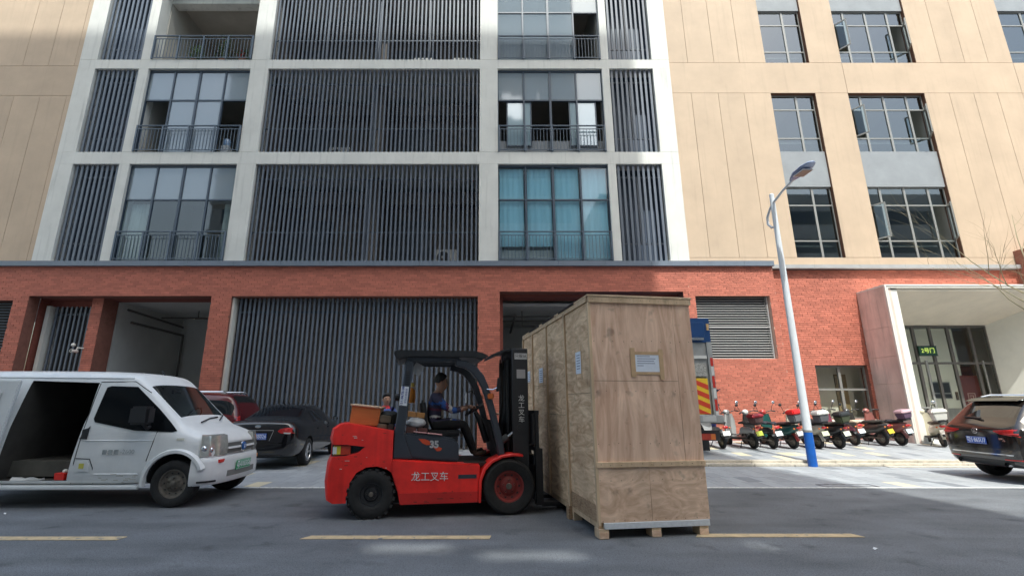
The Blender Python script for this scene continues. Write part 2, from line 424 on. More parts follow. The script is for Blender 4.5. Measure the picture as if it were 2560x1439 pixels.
def railing(x0, x1, z0, par, h=1.12, d=16.47, posts=4):
    r = bb('railing', RLM, x0+.02, d-.03, z0+h-.035, x1-.02, d+.03, z0+h, par); e = 16.5
    MB().box(x0+.02, d-.015-e, z0+h-.17, x1-.02, d+.015-e, z0+h-.145).box(x0+.02, d-.015-e, z0+.05, x1-.02, d+.015-e, z0+.075).build('rail', RLM, r)
    for i in range(posts+1):
        x = x0+.05+(x1-x0-.1)*i/posts
        MB().box(x-.028, d-.028-e, z0, x+.028, d+.028-e, z0+h-.036).build('post', RLM, r)
    key = h
    if key not in BAL: BAL[key] = MB().box(-.009, -.009, .076, .009, .009, h-.17).mesh('baluster', RLM)
    n = int((x1-x0)/.13)
    for i in range(n):
        x = x0+.05+(x1-x0-.1)*(i+.5)/n
        o = link('baluster', BAL[key], r); o.location = (x, d-e, z0)
    return r
def curtainwall(x0, x1, z0, z1, d, ncol, zt, par, panes, mf=M_mull, opens=()):
    """ncol equal lights, transom at zt; panes: material per cell, None = open"""
    wn_ = bb('window_frame', mf, x0, d-.04, z1-.08, x1, d+.04, z1, par); e = 16.5
    MB().box(x0, d-.04-e, z0, x1, d+.04-e, z0+.06).build('sill_bar', mf, wn_); MB().box(x0, d-.035-e, zt-.03, x1, d+.035-e, zt+.03).build('transom', mf, wn_)
    for i in range(ncol+1):
        x = x0+(x1-x0)*i/ncol; hw = .045 if i == ncol//2 else .032
        MB().box(max(x-hw, x0), d-.045-e, z0+.061, min(x+hw, x1), d+.045-e, z1-.081).build('mullion', mf, wn_)
    for r_, (a, c) in enumerate(((zt+.03, z1-.08), (z0+.06, zt-.03))):
        for i in range(ncol):
            pm_ = panes[r_][i]
            if pm_ is None: continue
            xa, xb = x0+(x1-x0)*i/ncol+.034, x0+(x1-x0)*(i+1)/ncol-.034
            MB().box(xa, d-.006-e, a, xb, d+.006-e, c).build('pane', pm_, wn_)
    return wn_
def sash(x0, x1, z0, z1, d, par, ang, hinge, mf=M_mull, gm=M_film):
    s = link('sash', MB().mesh('sash', mf), par)
    wd = x1-x0; b_ = MB(); b_.box(0, -.02, 0, .05, .02, z1-z0).box(wd-.05, -.02, 0, wd, .02, z1-z0).box(.05, -.02, 0, wd-.05, .02, .05).box(.05, -.02, z1-z0-.05, wd-.05, .02, z1-z0)
    s.data = b_.mesh('sash', mf); MB().box(.05, -.004, .05, wd-.05, .004, z1-z0-.05).build('sash_pane', gm, s)
    s.location = (x0, d-16.5, z0)
    if hinge == 'L': s.rotation_euler.z = R(-ang)
    else: s.location.x = x1; s.rotation_euler.z = R(180+ang); 
    return s
# wide louvre bays, upper floors
for k, (z0, z1) in enumerate(floors):
    lv = bb('louvre_screen', M_dark, -9.06, 16.86, z0+.02, -.46, 16.9, z0+.07)
    MB().box(-9.06, .36, z1-.5, -.46, .4, z1-.45).box(-9.06, .36, z0+1.2, -.46, .4, z0+1.25).build('louvre_rail', M_dark, lv)
    for x in (-6.9, -4.76, -2.6): MB().box(x-.05, .365, z0+.07, x+.05, .43, z1-.5).build('louvre_post', M_dark, lv)
    slats(-9.04, -.48, z0+.002, z1-.008, 16.62, lv)
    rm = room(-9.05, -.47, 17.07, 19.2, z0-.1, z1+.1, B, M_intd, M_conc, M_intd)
    # wall behind: door leaves, beam, ducts
    for xa_, xb_ in ((-8.9, -6.9), (-4.4, -2.6)): MB().box(xa_, 2.5, z0, xb_, 2.66, z0+2.55).build('door_leaf', mat('louvre_door', (.10, .11, .125), .6, var=.3), rm)
    MB().box(-9.05, 2.1, z1-.75, -.47, 2.5, z1-.2).build('ceiling_beam', M_intd, rm)
    MB().box(-4.9, 1.2, z0, -4.55, 2.6, z1).build('partition', M_intd, rm)
    # narrow louvre bays
    for (xa, xb) in ((-16.1, -14.31), (4.79, 6.56)):
        lv = bb('louvre_screen', M_dark, xa, 16.86, z0+.02, xb, 16.9, z0+.07)
        MB().box(xa, .36, z1-.42, xb, .4, z1-.37).box(xa, .36, z0+.75, xb, .4, z0+.8).box((xa+xb)/2-.03, .36, z0+.8, (xa+xb)/2+.03, .4, z1-.42).build('louvre_rail', M_dark, lv)
        slats(xa+.02, xb-.02, z0+.002, z1-.008, 16.62, lv, .178, .088)
        MB().box(xa, .9, z0, xb, .93, z1).build('back_pane', mat('blue_panel', (.05, .07, .11), .5), lv)
        room(xa+.02, xb-.02, 17.07, 18.4, z0-.1, z1+.1, B, mat('narrow_room', (.09, .13, .2), .8, var=.3))
# glazed bays
for k, (z0, z1) in enumerate(floors):
    for side, (xa, xb) in enumerate(((-13.92, -9.78), (.26, 4.49))):
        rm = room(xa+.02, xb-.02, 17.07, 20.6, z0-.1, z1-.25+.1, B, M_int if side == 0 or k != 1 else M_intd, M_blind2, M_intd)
        r = railing(xa, xb, z0+.01, B)
        zt = z0+(z1-z0)*.63; P = M_pane; F = M_film
        if side == 0 and k >= 2:
            MB().box(xa, .55, z1-.55, xb, .95, z1).build('balcony_beam', M_white, rm); continue
        if side == 0 and k == 1: pn = [[F, F, F, F], [None, F, F, None]]
        elif side == 0: pn = [[F, F, F, F], [P, P, P, P]]
        elif k == 1: pn = [[F, F, F, F], [None, None, None, None]]
        elif k == 0: pn = [[P]*4, [P]*4]
        else: pn = [[F, F, F, F], [F, F, F, None]]
        wf = curtainwall(xa, xb, z0+.01, z1-.006, 16.66, 4, zt, B, pn)
        if side == 1 and k == 1:
            sash(xa+.35, xa+1.35, z0+.35, zt-.03, 16.70, B, 0, 'L', gm=glass('pale_sash_pane', (.5, .6, .65), .15, .05, .6, (.42, .55, .6)))
            sash(xa+2.85, xa+3.95, z0+.35, zt-.03, 16.70, B, 0, 'L', gm=MATS['pale_sash_pane'])
            bb('sill_wall', M_span, xa+.04, 16.76, z0, xb-.04, 16.86, z0+.62)
        if side == 0 and k == 0:
            for cx_, w_ in ((-13.75, .75), (-10.2, .35)):
                rg = [[(cx_+w_*t/14, .32+.05*math.sin(t*2.1), z) for t in range(15)] for z in (z0+.05, zt-.1)]
                MB().loft(rg, cap=False, closed=False).build('curtain', mat('sheer_curtain', (.62, .62, .58), .9, var=.25, vscale=3, stretch=(4, 1, .3)), wf, smooth=60)
        if side == 1 and k == 0:
            for i in range(4):
                xi = xa+(xb-xa)*i/4
                zb0 = z0+.62 if i < 2 else z0+.05
                rg = [[(xi+.06+(.93)*t/16, .24+.012*math.sin(t*1.7+i), z) for t in range(17)] for z in (zb0, z1-.1)]
                MB().loft(rg, cap=False, closed=False).build('blind', M_blind, wf, smooth=60)
            bb('sill_cabinet', mat('sill_white', (.5, .5, .48), .7), xa+.1, 16.8, z0+.05, xa+2.05, 17.05, z0+.5)
        if k == 3: continue
# beige cladding
PD = 16.56
def clad(x0, x1, z0, z1): return bb('panel', M_beige, x0+.007, PD, z0+.007, x1-.007, PD+.1, z1-.007)
bb('backing_wall', M_groove, 7.25, PD+.022, 6.37, 26, PD+.12, 6.67)
gx = [7.25, 8.04, 9.12, 10.16, 11.24]
gx2 = [17.4, 18.41, 19.39, 20.35, 21.35]
holes = [(11.24, 13.02), (14.34, 17.4), (21.35, 23.2)]
for a, c in ((7.25, 11.24), (13.02, 14.34), (17.4, 21.35), (23.2, 26)): bb('backing_wall', M_groove, a, PD+.022, 6.67, c, PD+.3, 23.7)
for a, c in holes:
    for za, zb in ((13.57, 15.0), (21.9, 23.7)): bb('backing_wall', M_groove, a, PD+.022, za, c, PD+.3, zb)
for g in (gx, gx2):
    for a, c in zip(g, g[1:]):
        clad(a, c, 6.67, 13.58); clad(a, c, 15.0, 21.9)
for a, c in ((13.02, 14.34), (23.2, 26)): clad(a, c, 6.67, 13.58); clad(a, c, 15.0, 21.9)
for za, zb in ((13.58, 15.0), (21.9, 23.7)):
    for a, c in ((7.25, 14.34), (14.34, 21.35), (21.35, 26)): clad(a, c, za, zb)
clad(7.25, 16.0, 6.37, 6.67); clad(16.0, 26, 6.37, 6.67)
# left beige
for a, c in ((-16.8, -17.04), (-17.04, -18.1), (-18.1, -19.15), (-19.15, -20.9)):
    bb('backing_wall', M_groove, c, PD+.022, 6.41, a, PD+.3, 23.7)
    clad(c, a, 6.41, 13.46); clad(c, a, 14.85, 21.9)
clad(-20.9, -16.8, 13.46, 14.85); clad(-20.9, -16.8, 21.9, 23.7); clad(-24, -20.9, 13.46, 14.85); clad(-24, -20.9, 6.41, 13.46)
bb('spandrel', M_span, -24, 16.62, 17.62, -20.9, 16.8, 19.3)
# beige-wing windows
CW_ROWS = (0, .24, .74, 1)
def wingwin(x0, x1, z0, z1, fr, par, opens=True, paper=False):
    d = 16.74; e = 16.5
    wf = bb('window_frame', M_alu, x0, d-.03, z1-.05, x1, d+.03, z1, par)
    zs = [z0+(z1-z0)*t for t in CW_ROWS]; xs = [x0+(x1-x0)*t for t in fr]
    MB().box(x0, d-.03-e, z0, x1, d+.03-e, z0+.04).build('sill_bar', M_alu, wf)
    for z in zs[1:3]: MB().box(x0, d-.028-e, z-.025, x1, d+.028-e, z+.025).build('transom', M_alu, wf)
    for i, x in enumerate(xs):
        hw = .04
        MB().box(max(x-hw, x0), d-.032-e, z0+.04, min(x+hw, x1), d+.032-e, z1-.05).build('mullion', M_alu, wf)
    n = len(xs)-1
    for i in range(n):
        for j in range(3):
            xa, xb, za, zb = xs[i]+.035, xs[i+1]-.035, zs[j]+.03, zs[j+1]-.03
            if opens and n == 4 and j == 1 and i in (0, 3):
                sash(xa, xb, za, zb, 16.70, B, 58 if i == 0 else 54, 'L' if i == 0 else 'R', M_alu, M_pane)
                continue
            MB().box(xa, d-.005-e, za, xb, d+.005-e, zb).build('pane', M_pane2, wf)
    room(x0+.02, x1-.02, 16.85, 19.5, z0-.2, z1+.1, B, M_int)
    # rail behind the lowest row
    MB().box(x0, .5, z0+.55, x1, .53, z0+.6).build('inner_rail', M_alu, wf)
    return wf
FRS = (0, .60, 1); FRW = (0, .185, .49, .79, 1)
for zr in ((6.68, 9.53), (11.02, 13.57), (15.0, 17.62), (19.1, 21.9)):
    wingwin(11.24, 13.02, *zr, FRS, B); wingwin(14.34, 17.4, *zr, FRW, B)
    if zr[0] > 14: wingwin(21.35, 23.2, *zr, FRS, B)
wingwin(-23.4, -20.9, 15.0, 17.62, FRS, B)
for a, c in holes:
    for za, zb in ((9.53, 11.02), (17.62, 19.1)):
        if a > 20 and za < 13: continue
        bb('spandrel', M_span, a, 16.64, za, c, 16.85, zb)
clad(21.35, 23.2, 6.67, 13.58); bb('backing_wall', M_groove, 21.35, PD+.022, 6.67, 23.2, PD+.3, 13.57)
# body of the block behind
bb('rear_mass', M_conc, -26, 21.5, 6, 26, 30, 23.7); bb('roof', M_conc, -26, 16.6, 23.71, 26, 30, 24.0)
# cornices
x = -24.0
while x < 10.06:
    x2 = min(x+1.65, 10.06); bb('cornice', M_corn, x+.003, 16.08, 6.22, x2-.003, 16.58, 6.40); x = x2
x = 10.063
while x < 19.2:
    x2 = min(x+1.65, 19.2); bb('cornice', M_corn2, x+.003, 16.42, 6.225, x2-.003, 16.60, 6.362); x = x2
# ---------------------------------------------------------------- brick ground floor
ZB = 6.215
def brickwork(x0, x1, z0, z1, face, holes, back, name='brick_wall', mo=None):
    """backing boxes + list of bricks (x0,x1,z0,z1,face)"""
    m = MB(); zs = sorted({z0, z1, *[h[2] for h in holes], *[h[3] for h in holes]}); zs = [z for z in zs if z0 <= z <= z1]
    for za, zb in zip(zs, zs[1:]):
        zm = (za+zb)/2
        for a, c in rectsub(x0, x1, [(h[0], h[1]) for h in holes if h[2] <= zm <= h[3]]):
            m.box(a, face+.014-16.5, za, c, back-16.5, zb)
    w_ = m.build(name, mo or M_mort, B)
    out = []; z = z0; r = 0
    while z < z1-.02:
        zb = min(z+.068, z1)
        for a, c in rectsub(x0, x1, [(h[0], h[1]) for h in holes if h[2]-.01 < z+.034 < h[3]+.01]):
            x = a-((r*.37) % 1)*.3
            while x < c:
                L = .29; xa, xb = max(x, a), min(x+L, c)
                if xb-xa > .03: out.append((xa, xb, z, zb, face, w_))
                x += .3
        z += .078; r += 1
    return out
HL = [(-30, -16.79, 0, 4.99), (-16.26, -9.84, 0, 5.14), (-9.13, -.47, 0, 5.12), (.3, 6.77, 0, 5.30), (7.18, 9.8, 2.94, 5.17)]
bricks = brickwork(-24, 6.97, 0, ZB, 16.2, HL, 16.62)+brickwork(6.97, 10.04, 0, ZB, 16.2, HL, 16.62, mo=M_mort2)
HR = [(11.28, 13.1, .95, 2.76), (13.2, 19.0, 0, 5.28)]
bricks += brickwork(10.04, 19.2, .2, ZB, 16.62, HR, 16.95)
bricks += brickwork(19.2, 23, 0, 6.9, 15.9, [], 16.95)
bricks += brickwork(-14.3, -13.9, 0, 5.14, 16.55, [], 17.25, 'brick_column')
def bshow(b_):
    xm = (b_[0]+b_[1])/2
    full = b_[1]-b_[0] > .27
    vis = 7.0 < xm < 13.0 and b_[2] > 1.2 and full
    return (0 if vis else 1, b_[4]**2+xm*xm)
bricks.sort(key=bshow)
bm_ = MB().add([(0,0,0),(.29,0,0),(.29,0,.068),(0,0,.068),(0,.016,0),(.29,.016,0),(.29,.016,.068),(0,.016,.068)], [(0,1,2,3),(1,5,6,2),(4,0,3,7),(3,2,6,7),(0,4,5,1)]).mesh('brick', M_brick)
for b_ in bricks[:290]:
    o = link('brick', bm_, b_[5]); o.location = (b_[0], b_[4]-16.5+random.uniform(-.003, .003), b_[2])
grp = {}
for b_ in bricks[290:]:
    g = grp.setdefault(b_[5].name, (b_[5], MB()))[1]
    xa, xb, za, zb, f = b_[:5]; j = random.uniform(-.003, .003); y0, y1 = f-16.5+j, f-16.5+.016
    g.add([(xa,y0,za),(xb,y0,za),(xb,y0,zb),(xa,y0,zb),(xa,y1,za),(xb,y1,za),(xb,y1,zb),(xa,y1,zb)], [(0,1,2,3),(1,5,6,2),(4,0,3,7),(3,2,6,7),(0,4,5,1)])
for par, g in grp.values(): struct(g.build('brick_field', M_brick, par), 'stuff')
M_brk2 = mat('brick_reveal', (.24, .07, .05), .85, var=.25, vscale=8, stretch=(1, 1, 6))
# ground-floor louvre bay
lv = bb('louvre_screen', M_dark, -9.1, 16.66, 4.62, -.5, 16.70, 4.68)
MB().box(-9.1, .16, .3, -.5, .2, .36).build('louvre_rail', M_dark, lv)
for x in (-7.2, -5.3, -3.3, -1.4): MB().box(x-.05, .2, .36, x+.05, .27, 4.62).build('louvre_post', M_dark, lv)
slats(-9.0, -.5, .02, 5.11, 16.5, lv, .163, .07)
bb('jamb', M_trim, -9.128, 16.3, 0, -9.06, 16.62, 5.11)
rm = room(-9.12, -.48, 16.7, 18.0, .0, 5.3, B, mat('louvre_backwall', (.30, .255, .22), .9, var=.2, vscale=.5), M_conc, M_intd)
for x in (-6.3, -2.2): MB().box(x-.02, 1.44, .1, x+.02, 1.49, 5).build('wall_joint', M_black, rm)
# recess with narrow louvre, column and garage
lv = bb('louvre_screen', M_dark, -16.0, 17.0, .3, -14.35, 17.04, .36)
MB().box(-16.0, .5, 4.6, -14.35, .54, 4.66).build('louvre_rail', M_dark, lv)
slats(-15.9, -14.35, .02, 4.9, 16.92, lv, .165, .062)
bb('jamb', M_trim, -16.08, 16.75, 0, -15.95, 17.2, 4.9)
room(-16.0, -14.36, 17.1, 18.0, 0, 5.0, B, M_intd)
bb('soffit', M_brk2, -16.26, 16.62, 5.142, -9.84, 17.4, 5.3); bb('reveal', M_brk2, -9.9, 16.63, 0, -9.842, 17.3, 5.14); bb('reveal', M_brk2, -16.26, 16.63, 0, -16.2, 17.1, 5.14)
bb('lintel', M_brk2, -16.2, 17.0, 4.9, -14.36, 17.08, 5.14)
gar = room(-13.86, -9.9, 17.27, 21.0, 0, 5.14, B, M_conc, M_conc, M_asph)
MB().box(-11.15, 4.42, .3, -10.1, 4.497, 2.9).build('service_door', M_black, gar)
pp = MB(); pp.tube([(-13.7, 1.0, 4.9), (-13.7, 4.3, 4.75)], .045).tube([(-13.65, 1.2, 4.45), (-13.65, 4.3, 4.4)], .05).tube([(-13.65, 4.3, 4.4), (-13.65, 4.3, 2.6), (-13.5, 4.25, 2.4)], .045)
pp.tube([(-13.8, 3.0, 4.95), (-9.95, 3.0, 4.95)], .03).tube([(-12, 2.4, 4.8), (-9.95, 2.4, 4.8)], .03).tube([(-11.9, 2.4, 5.13), (-11.9, 2.4, 4.8)], .02).tube([(-11, 2.4, 5.13), (-11, 2.4, 4.3)], .025).tube([(-11, 2.4, 4.3), (-9.95, 2.4, 4.3)], .025)
pp.build('pipework', M_pipe, gar, smooth=50)
# far left horizontal louvre
def hlouvre(x0, x1, z0, z1, d, m, pitch=.085):
    lv = bb('louvre_screen', M_black, x0, d+.14, z0, x1, d+.2, z1); n = int((z1-z0)/pitch); p = (z1-z0)/n
    me = MB().prism([(-.05, .0), (.05, .045), (.05, .055), (-.05, .012)], 'x', x0+.03, x1-.03).mesh('blade', m)
    for i in range(n):
        o = link('blade', me, lv); o.location = (0, d-16.5+.06, z0+p*i+.015)
    MB().box(x0, d-16.5, z0, x0+.04, d-16.5+.13, z1).box(x1-.04, d-16.5, z0, x1, d-16.5+.13, z1).box(x0, d-16.51, (z0+z1)/2-.02, x1, d-16.5+.01, (z0+z1)/2+.02).build('louvre_frame', m, lv)
hlouvre(-22, -16.8, .3, 4.98, 16.4, M_dark, .1)
hlouvre(7.19, 9.79, 2.95, 5.16, 16.36, mat('grey_blade', (.44, .43, .42), .5), .088)
# truck gate
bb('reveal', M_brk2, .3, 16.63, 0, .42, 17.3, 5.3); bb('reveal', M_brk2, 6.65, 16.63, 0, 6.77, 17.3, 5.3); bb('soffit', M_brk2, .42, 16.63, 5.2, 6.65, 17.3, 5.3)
gate = room(.42, 6.65, 17.3, 22.5, 0, 5.0, B, M_conc, M_conc, M_asph)
pp = MB()
for y in (1.6, 2.6): pp.tube([(.45, y, 4.75), (6.6, y, 4.75)], .03)
pp.tube([(1.2, 1.6, 4.98), (1.2, 1.6, 4.4), (3.2, 1.6, 4.4)], .028).tube([(.9, 1.0, 4.7), (.9, 5.5, 4.7)], .05)
pp.build('pipework', M_pipe, gate, smooth=50)
# right brick wing: small window
def lobbywin(x0, x1, z0, z1, d, xs, zs, par, m=M_alu, t=.045):
    e = 16.5; wf = bb('window_frame', m, x0, d-.04, z1-.06, x1, d+.04, z1, par)
    MB().box(x0, d-.04-e, z0, x1, d+.04-e, z0+.06).build('sill_bar', m, wf)
    X = [x0]+[x0+(x1-x0)*q for q in xs]+[x1]; Z = [z0]+[z0+(z1-z0)*q for q in zs]+[z1]
    for x in X: MB().box(max(x-t, x0), d-.035-e, z0+.06, min(x+t, x1), d+.035-e, z1-.06).build('mullion', m, wf)
    for z in Z[1:-1]: MB().box(x0, d-.033-e, z-t*.8, x1, d+.033-e, z+t*.8).build('transom', m, wf)
    for a, c in zip(X, X[1:]):
        for za, zb in zip(Z, Z[1:]): MB().box(a+t, d-.006-e, za+.03, c-t, d+.006-e, zb-.03).build('pane', M_lobby, wf)
    return wf
lobbywin(11.28, 13.1, .95, 2.76, 16.8, (.5,), (.55,), B)
bb('window_sill', M_trim, 11.2, 16.56, .87, 13.15, 16.9, .945)
lob = room(10.4, 22, 17.75, 21.0, .3, 4.6, B, mat('lobby_wall', (.74, .70, .58), .7, var=.05), mat('lobby_ceiling', (.6, .58, .5), .8), M_span)
MB().box(10.4, .46, .3, 13.15, .47, .9).box(10.4, .46, 2.8, 13.15, .47, 4.6).build('lobby_apron', M_int, lob)
MB().box(10.3, .4, .3, 11.2, .45, 4.6).build('lobby_cheek', M_int, lob)
MB().box(10.9, .95, .3, 13.1, 1.05, 4.4).build('lobby_partition', MATS['lobby_wall'], lob); MB().box(12.45, .89, .3, 12.85, .949, 2.5).build('lobby_door', mat('door_wood', (.30, .22, .11), .5, var=.2), lob)
MB().box(18.0, 2.3, .3, 18.9, 2.4, 2.9).build('timber_panel', mat('lobby_timber', (.17, .06, .035), .4, var=.2), lob)
MB().box(15.2, 1.78, .3, 17.95, 1.95, 4.3).build('reception_wall', mat('reception_cream', (.80, .77, .66), .6), lob)
MB().box(15.2, 1.70, .3, 18.3, 1.779, 1.3).build('wall_base', mat('stone_base', (.30, .285, .265), .3, var=.2), lob)
# portal
P0, P1, PZ = 13.22, 19.6, 5.3
po = MB().box(P0, -1.1, .2, P0+.01, .14, .21).build('portal', M_marble, B)
zz = [.2, 1.22, 2.1, 2.98, 3.95, PZ]
for a, c in zip(zz, zz[1:]):
    for da, db in ((15.42, 16.0), (16.0, 16.61)):
        if c-a > 1.1 and False: pass
        MB().box(P0-.03, da-16.5+.003, a+.003, P0+.2, db-16.5-.003, c-.003).build('marble_slab', M_marble, po)
# inner jamb, splayed cheek, sloping soffit, lid
MB().box(P0+.2, -1.06, .2, P0+.42, 1.0, PZ-.1).build('jamb_core', M_trim, po)
e = 16.5
MB().add([(P0+.42,-1.06,5.14),(20.2,-1.06,5.14),(20.2,1.1,4.26),(P0+.42,1.1,4.26),(P0+.42,-1.06,5.27),(20.2,-1.06,5.27),(20.2,1.1,5.27),(P0+.42,1.1,5.27)],
    [(0,3,2,1),(4,5,6,7),(0,1,5,4),(1,2,6,5),(2,3,7,6),(3,0,4,7)]).build('soffit', mat('soffit_paint', (.74, .66, .54), .8, var=.1, vscale=1.3), po)
MB().prism([(18.42, 1.05), (19.66, -1.02), (20.6, -1.02), (20.6, 1.05)], 'z', .2, 5.2).build('splayed_cheek', mat('cheek_plaster', (.72, .69, .61), .8, var=.06), po)
MB().box(P0-.03, -1.08, PZ, 21, .11, PZ+.06).build('canopy_lid', M_trim, po)
for k, (o1, o2, dd) in enumerate(((0, .05, 15.36), (.075, .115, 15.38))):
    MB().prism([(P0-.03+o1, .2), (P0-.03+o2, .2), (P0-.03+o2, PZ-o2+.05), (21, PZ-o2+.05), (21, PZ-o1+.05), (P0-.03+o1, PZ-o1+.05)], 'y', dd-16.5, 15.418-16.5).build('portal_trim', M_trim, po)
MB().prism([(P0+.02, .2), (P0+.05, .2), (P0+.05, PZ-.03), (21, PZ-.03), (21, PZ), (P0+.02, PZ)], 'y', 15.40-16.5, 15.419-16.5).build('trim_shadow_gap', M_span, po)
lobbywin(13.64, 18.45, .3, 4.28, 17.5, (.43, .56, .70, .87), (.655,), po, mat('door_bronze', (.11, .10, .09), .45), .05)
MB().box(15.9, .92, .3, 15.98, .97, 3.0).build('door_stile', M_alu, po); MB().box(15.2, .93, 1.3, 15.9, .965, 1.36).build('push_bar', M_alu, po); MB().box(18.0, .93, .3, 18.05, .97, 3.0).build('door_stile', M_alu, po)
MB().box(P0+.42, -1.06, .2, 18.5, 1.6, .3).build('threshold', M_trim, po)
# sign 2号门 behind the glass
M_sgreen = mat('sign_green', (.01, .06, .035), .5)
sg = thing('door_sign', 'small dark green sign with lit lettering behind the lobby door glass', 'sign', (16.05, 17.41, 3.35))
MB().box(-.33, -.02, -.165, .33, .02, .165).build('sign_plate', M_sgreen, sg, bevel=.006, seg=1)
MB().box(-.35, -.012, -.185, .35, .03, -.166).box(-.35, -.012, .166, .35, .03, .185).build('sign_rim', M_bmet, sg)
text('2号门', .2, sg, TM((0, -.0225, -.0), (1,0,0), (0,0,1)), mat('sign_yellow', (.55, .7, .12), .5, emit=.3), 'sign_lettering', bold=.004)
# wall terminal
wt = thing('wall_terminal', 'black touchscreen terminal on the cream lobby wall behind the glass', 'terminal', (17.0, 18.275, 1.95))
MB().box(-.38, -.05, -.3, .38, .0, .32).build('terminal_case', M_alu, wt, bevel=.01, seg=1)
MB().box(-.33, -.056, -.08, .33, -.05, .28).build('screen', M_black, wt); MB().box(-.3, -.056, -.27, .33, -.05, -.13).build('keypad', M_black, wt)
for nm, x, z, w_, h_, lab in (('switch_plate', 17.58, 1.75, .09, .3, 'narrow bronze switch plate right of the lobby touchscreen'), ('card_reader', 17.85, 1.7, .14, .5, 'tall dark card reader on the lobby wall, right of the bronze plate')):
    o = MB().box(-w_/2, -.04, -h_/2, w_/2, 0, h_/2).build(nm, mat(nm, (.12, .08, .05), .4), None, bevel=.008, seg=1); o.location = (x, 18.278, z); tag(o, lab, 'wall fitting')
# red banner boards in the lobby
bn = thing('banner_stand', 'dark red lobby banner with pale writing behind the right door glass', 'banner', (18.15, 18.2, .3))
MB().box(-.45, 0, .1, .35, .02, 2.2).build('banner_sheet', mat('banner_red', (.20, .05, .04), .6, var=.1), bn)
text('凤', .42, bn, TM((-.08, -.004, 1.35), (1,0,0), (0,0,1)), mat('banner_pink', (.55, .35, .3), .6), 'banner_lettering'); text('来', .42, bn, TM((0, -.004, .85), (1,0,0), (0,0,1)), MATS['banner_pink'], 'banner_lettering')
MB().box(-.4, -.12, 0, .3, .14, .08).build('banner_base', M_alu, bn)
pl = MB().box(-.16, -.03, -.3, .16, 0, .3).build('wall_plaque', mat('plaque_bronze', (.14, .05, .04), .4, var=.2), None, bevel=.006, seg=1)
pl.location = (18.95+.02, 16.62, 2.7); pl.rotation_euler.z = R(-59); tag(pl, 'dark red plaque on the sunlit splayed wall of the entrance', 'plaque')
# ---------------------------------------------------------------- apartment tower across the street (throws the big shadow)
OC = thing('apartment_tower', 'tall apartment tower across the street whose shadow covers the left of the scene', 'building', (-6.1, -22, 0))
M_tow = mat('tower_plaster', (.68, .65, .6), .85, var=.1, vscale=.3)
TH = 69.0
tw = MB(); TX0, TX1 = -24, 15.86
SUN_GAPS = [(7.35, 8.5, 33.15, 37.85), (8.5, 9.8, 32.75, 37.45), (11.4, 11.85, 33.2, 38.0)]   # openings added to the unseen tower to drop sun patches on the road
zs_ = sorted({0, TH, *[v[2] for v in SUN_GAPS], *[v[3] for v in SUN_GAPS]})
for za, zb in zip(zs_, zs_[1:]):
    for a, c in rectsub(TX0, TX1, [(v[0], v[1]) for v in SUN_GAPS if v[2] <= (za+zb)/2 <= v[3]]): tw.box(a, 5.5, za, c, 8, zb)
tw.build('tower_wall', M_tow, OC)
for k in range(1, 21):
    if k not in (10, 11): MB().box(TX0+1.2, 8.0, k*3.2+1.0, TX1-1.2, 8.05, k*3.2+2.6).build('window_band', M_pane2 if k % 2 else M_mull, OC)
    if k != 11: MB().box(TX0-.1, 8.0, k*3.2-.15, TX1, 8.35, k*3.2+.15).build('floor_slab', M_tow, OC)
O2 = thing('opposite_block', 'lower block across the street, mirrored in the beige wing windows', 'building', (38, -24, 0))
MB().box(-25.5, -7, 0, 25, 7, 25).build('block_wall', mat('block_plaster', (.52, .51, .49), .85, var=.2, vscale=.4), O2)
for k in range(1, 7):
    MB().box(-24.5, 7, k*3.4+.9, 24, 7.05, k*3.4+2.5).build('window_band', M_mull, O2)
# ---------------------------------------------------------------- vehicle kit
from mathutils.bvhtree import BVHTree
def ringpts(st):
    x, z0, zs, zb, zt, w0, wm, wb, wt, cr = st
    q = .84
    h = [(0, z0), (w0-.1, z0), (w0, z0+.07), (wm, zs), (wm-.004, zb-.09), (wb, zb), (wb+(wt-wb)*q, zb+(zt-zb)*q), (wt-.06, zt), (wt*.52, zt+cr*.8), (0, zt+cr)]
    return [(x, -y, z) for y, z in h]+[(x, y, z) for y, z in h[-2:0:-1]]
def carbody(stations, tagf, mats, sub=2):
    rings = [ringpts(s) for s in stations]; n = 18
    vs = [v for r in rings for v in r]; fs = []; mi = []
    for j in range(len(rings)-1):
        for i in range(n):
            band = i if i < 9 else 17-i
            fs.append((j*n+i, (j+1)*n+i, (j+1)*n+(i+1)%n, j*n+(i+1)%n)); mi.append(tagf(j, band, stations[j][0], stations[j+1][0]))
    for j, fl in ((0, False), (len(rings)-1, True)):
        for i in range(0, 9):
            a, b_, c, d = j*n+i, j*n+i+1, j*n+(n-i-1)%n, j*n+(n-i)%n
            f = [a, b_, c, d]; g = []
            for k in f:
                if k not in g: g.append(k)
            fs.append(tuple(g if not fl else g[::-1])); mi.append(tagf(-1 if j == 0 else -2, i, 0, 0))
    b = MB(); b.v = vs; b.f = fs; b.m = mi
    return b.build('body', mats, None, fix=True, sub=sub)
def bvh_of(o): return BVHTree.FromPolygons([v.co.copy() for v in o.data.vertices], [tuple(p.vertices) for p in o.data.polygons])
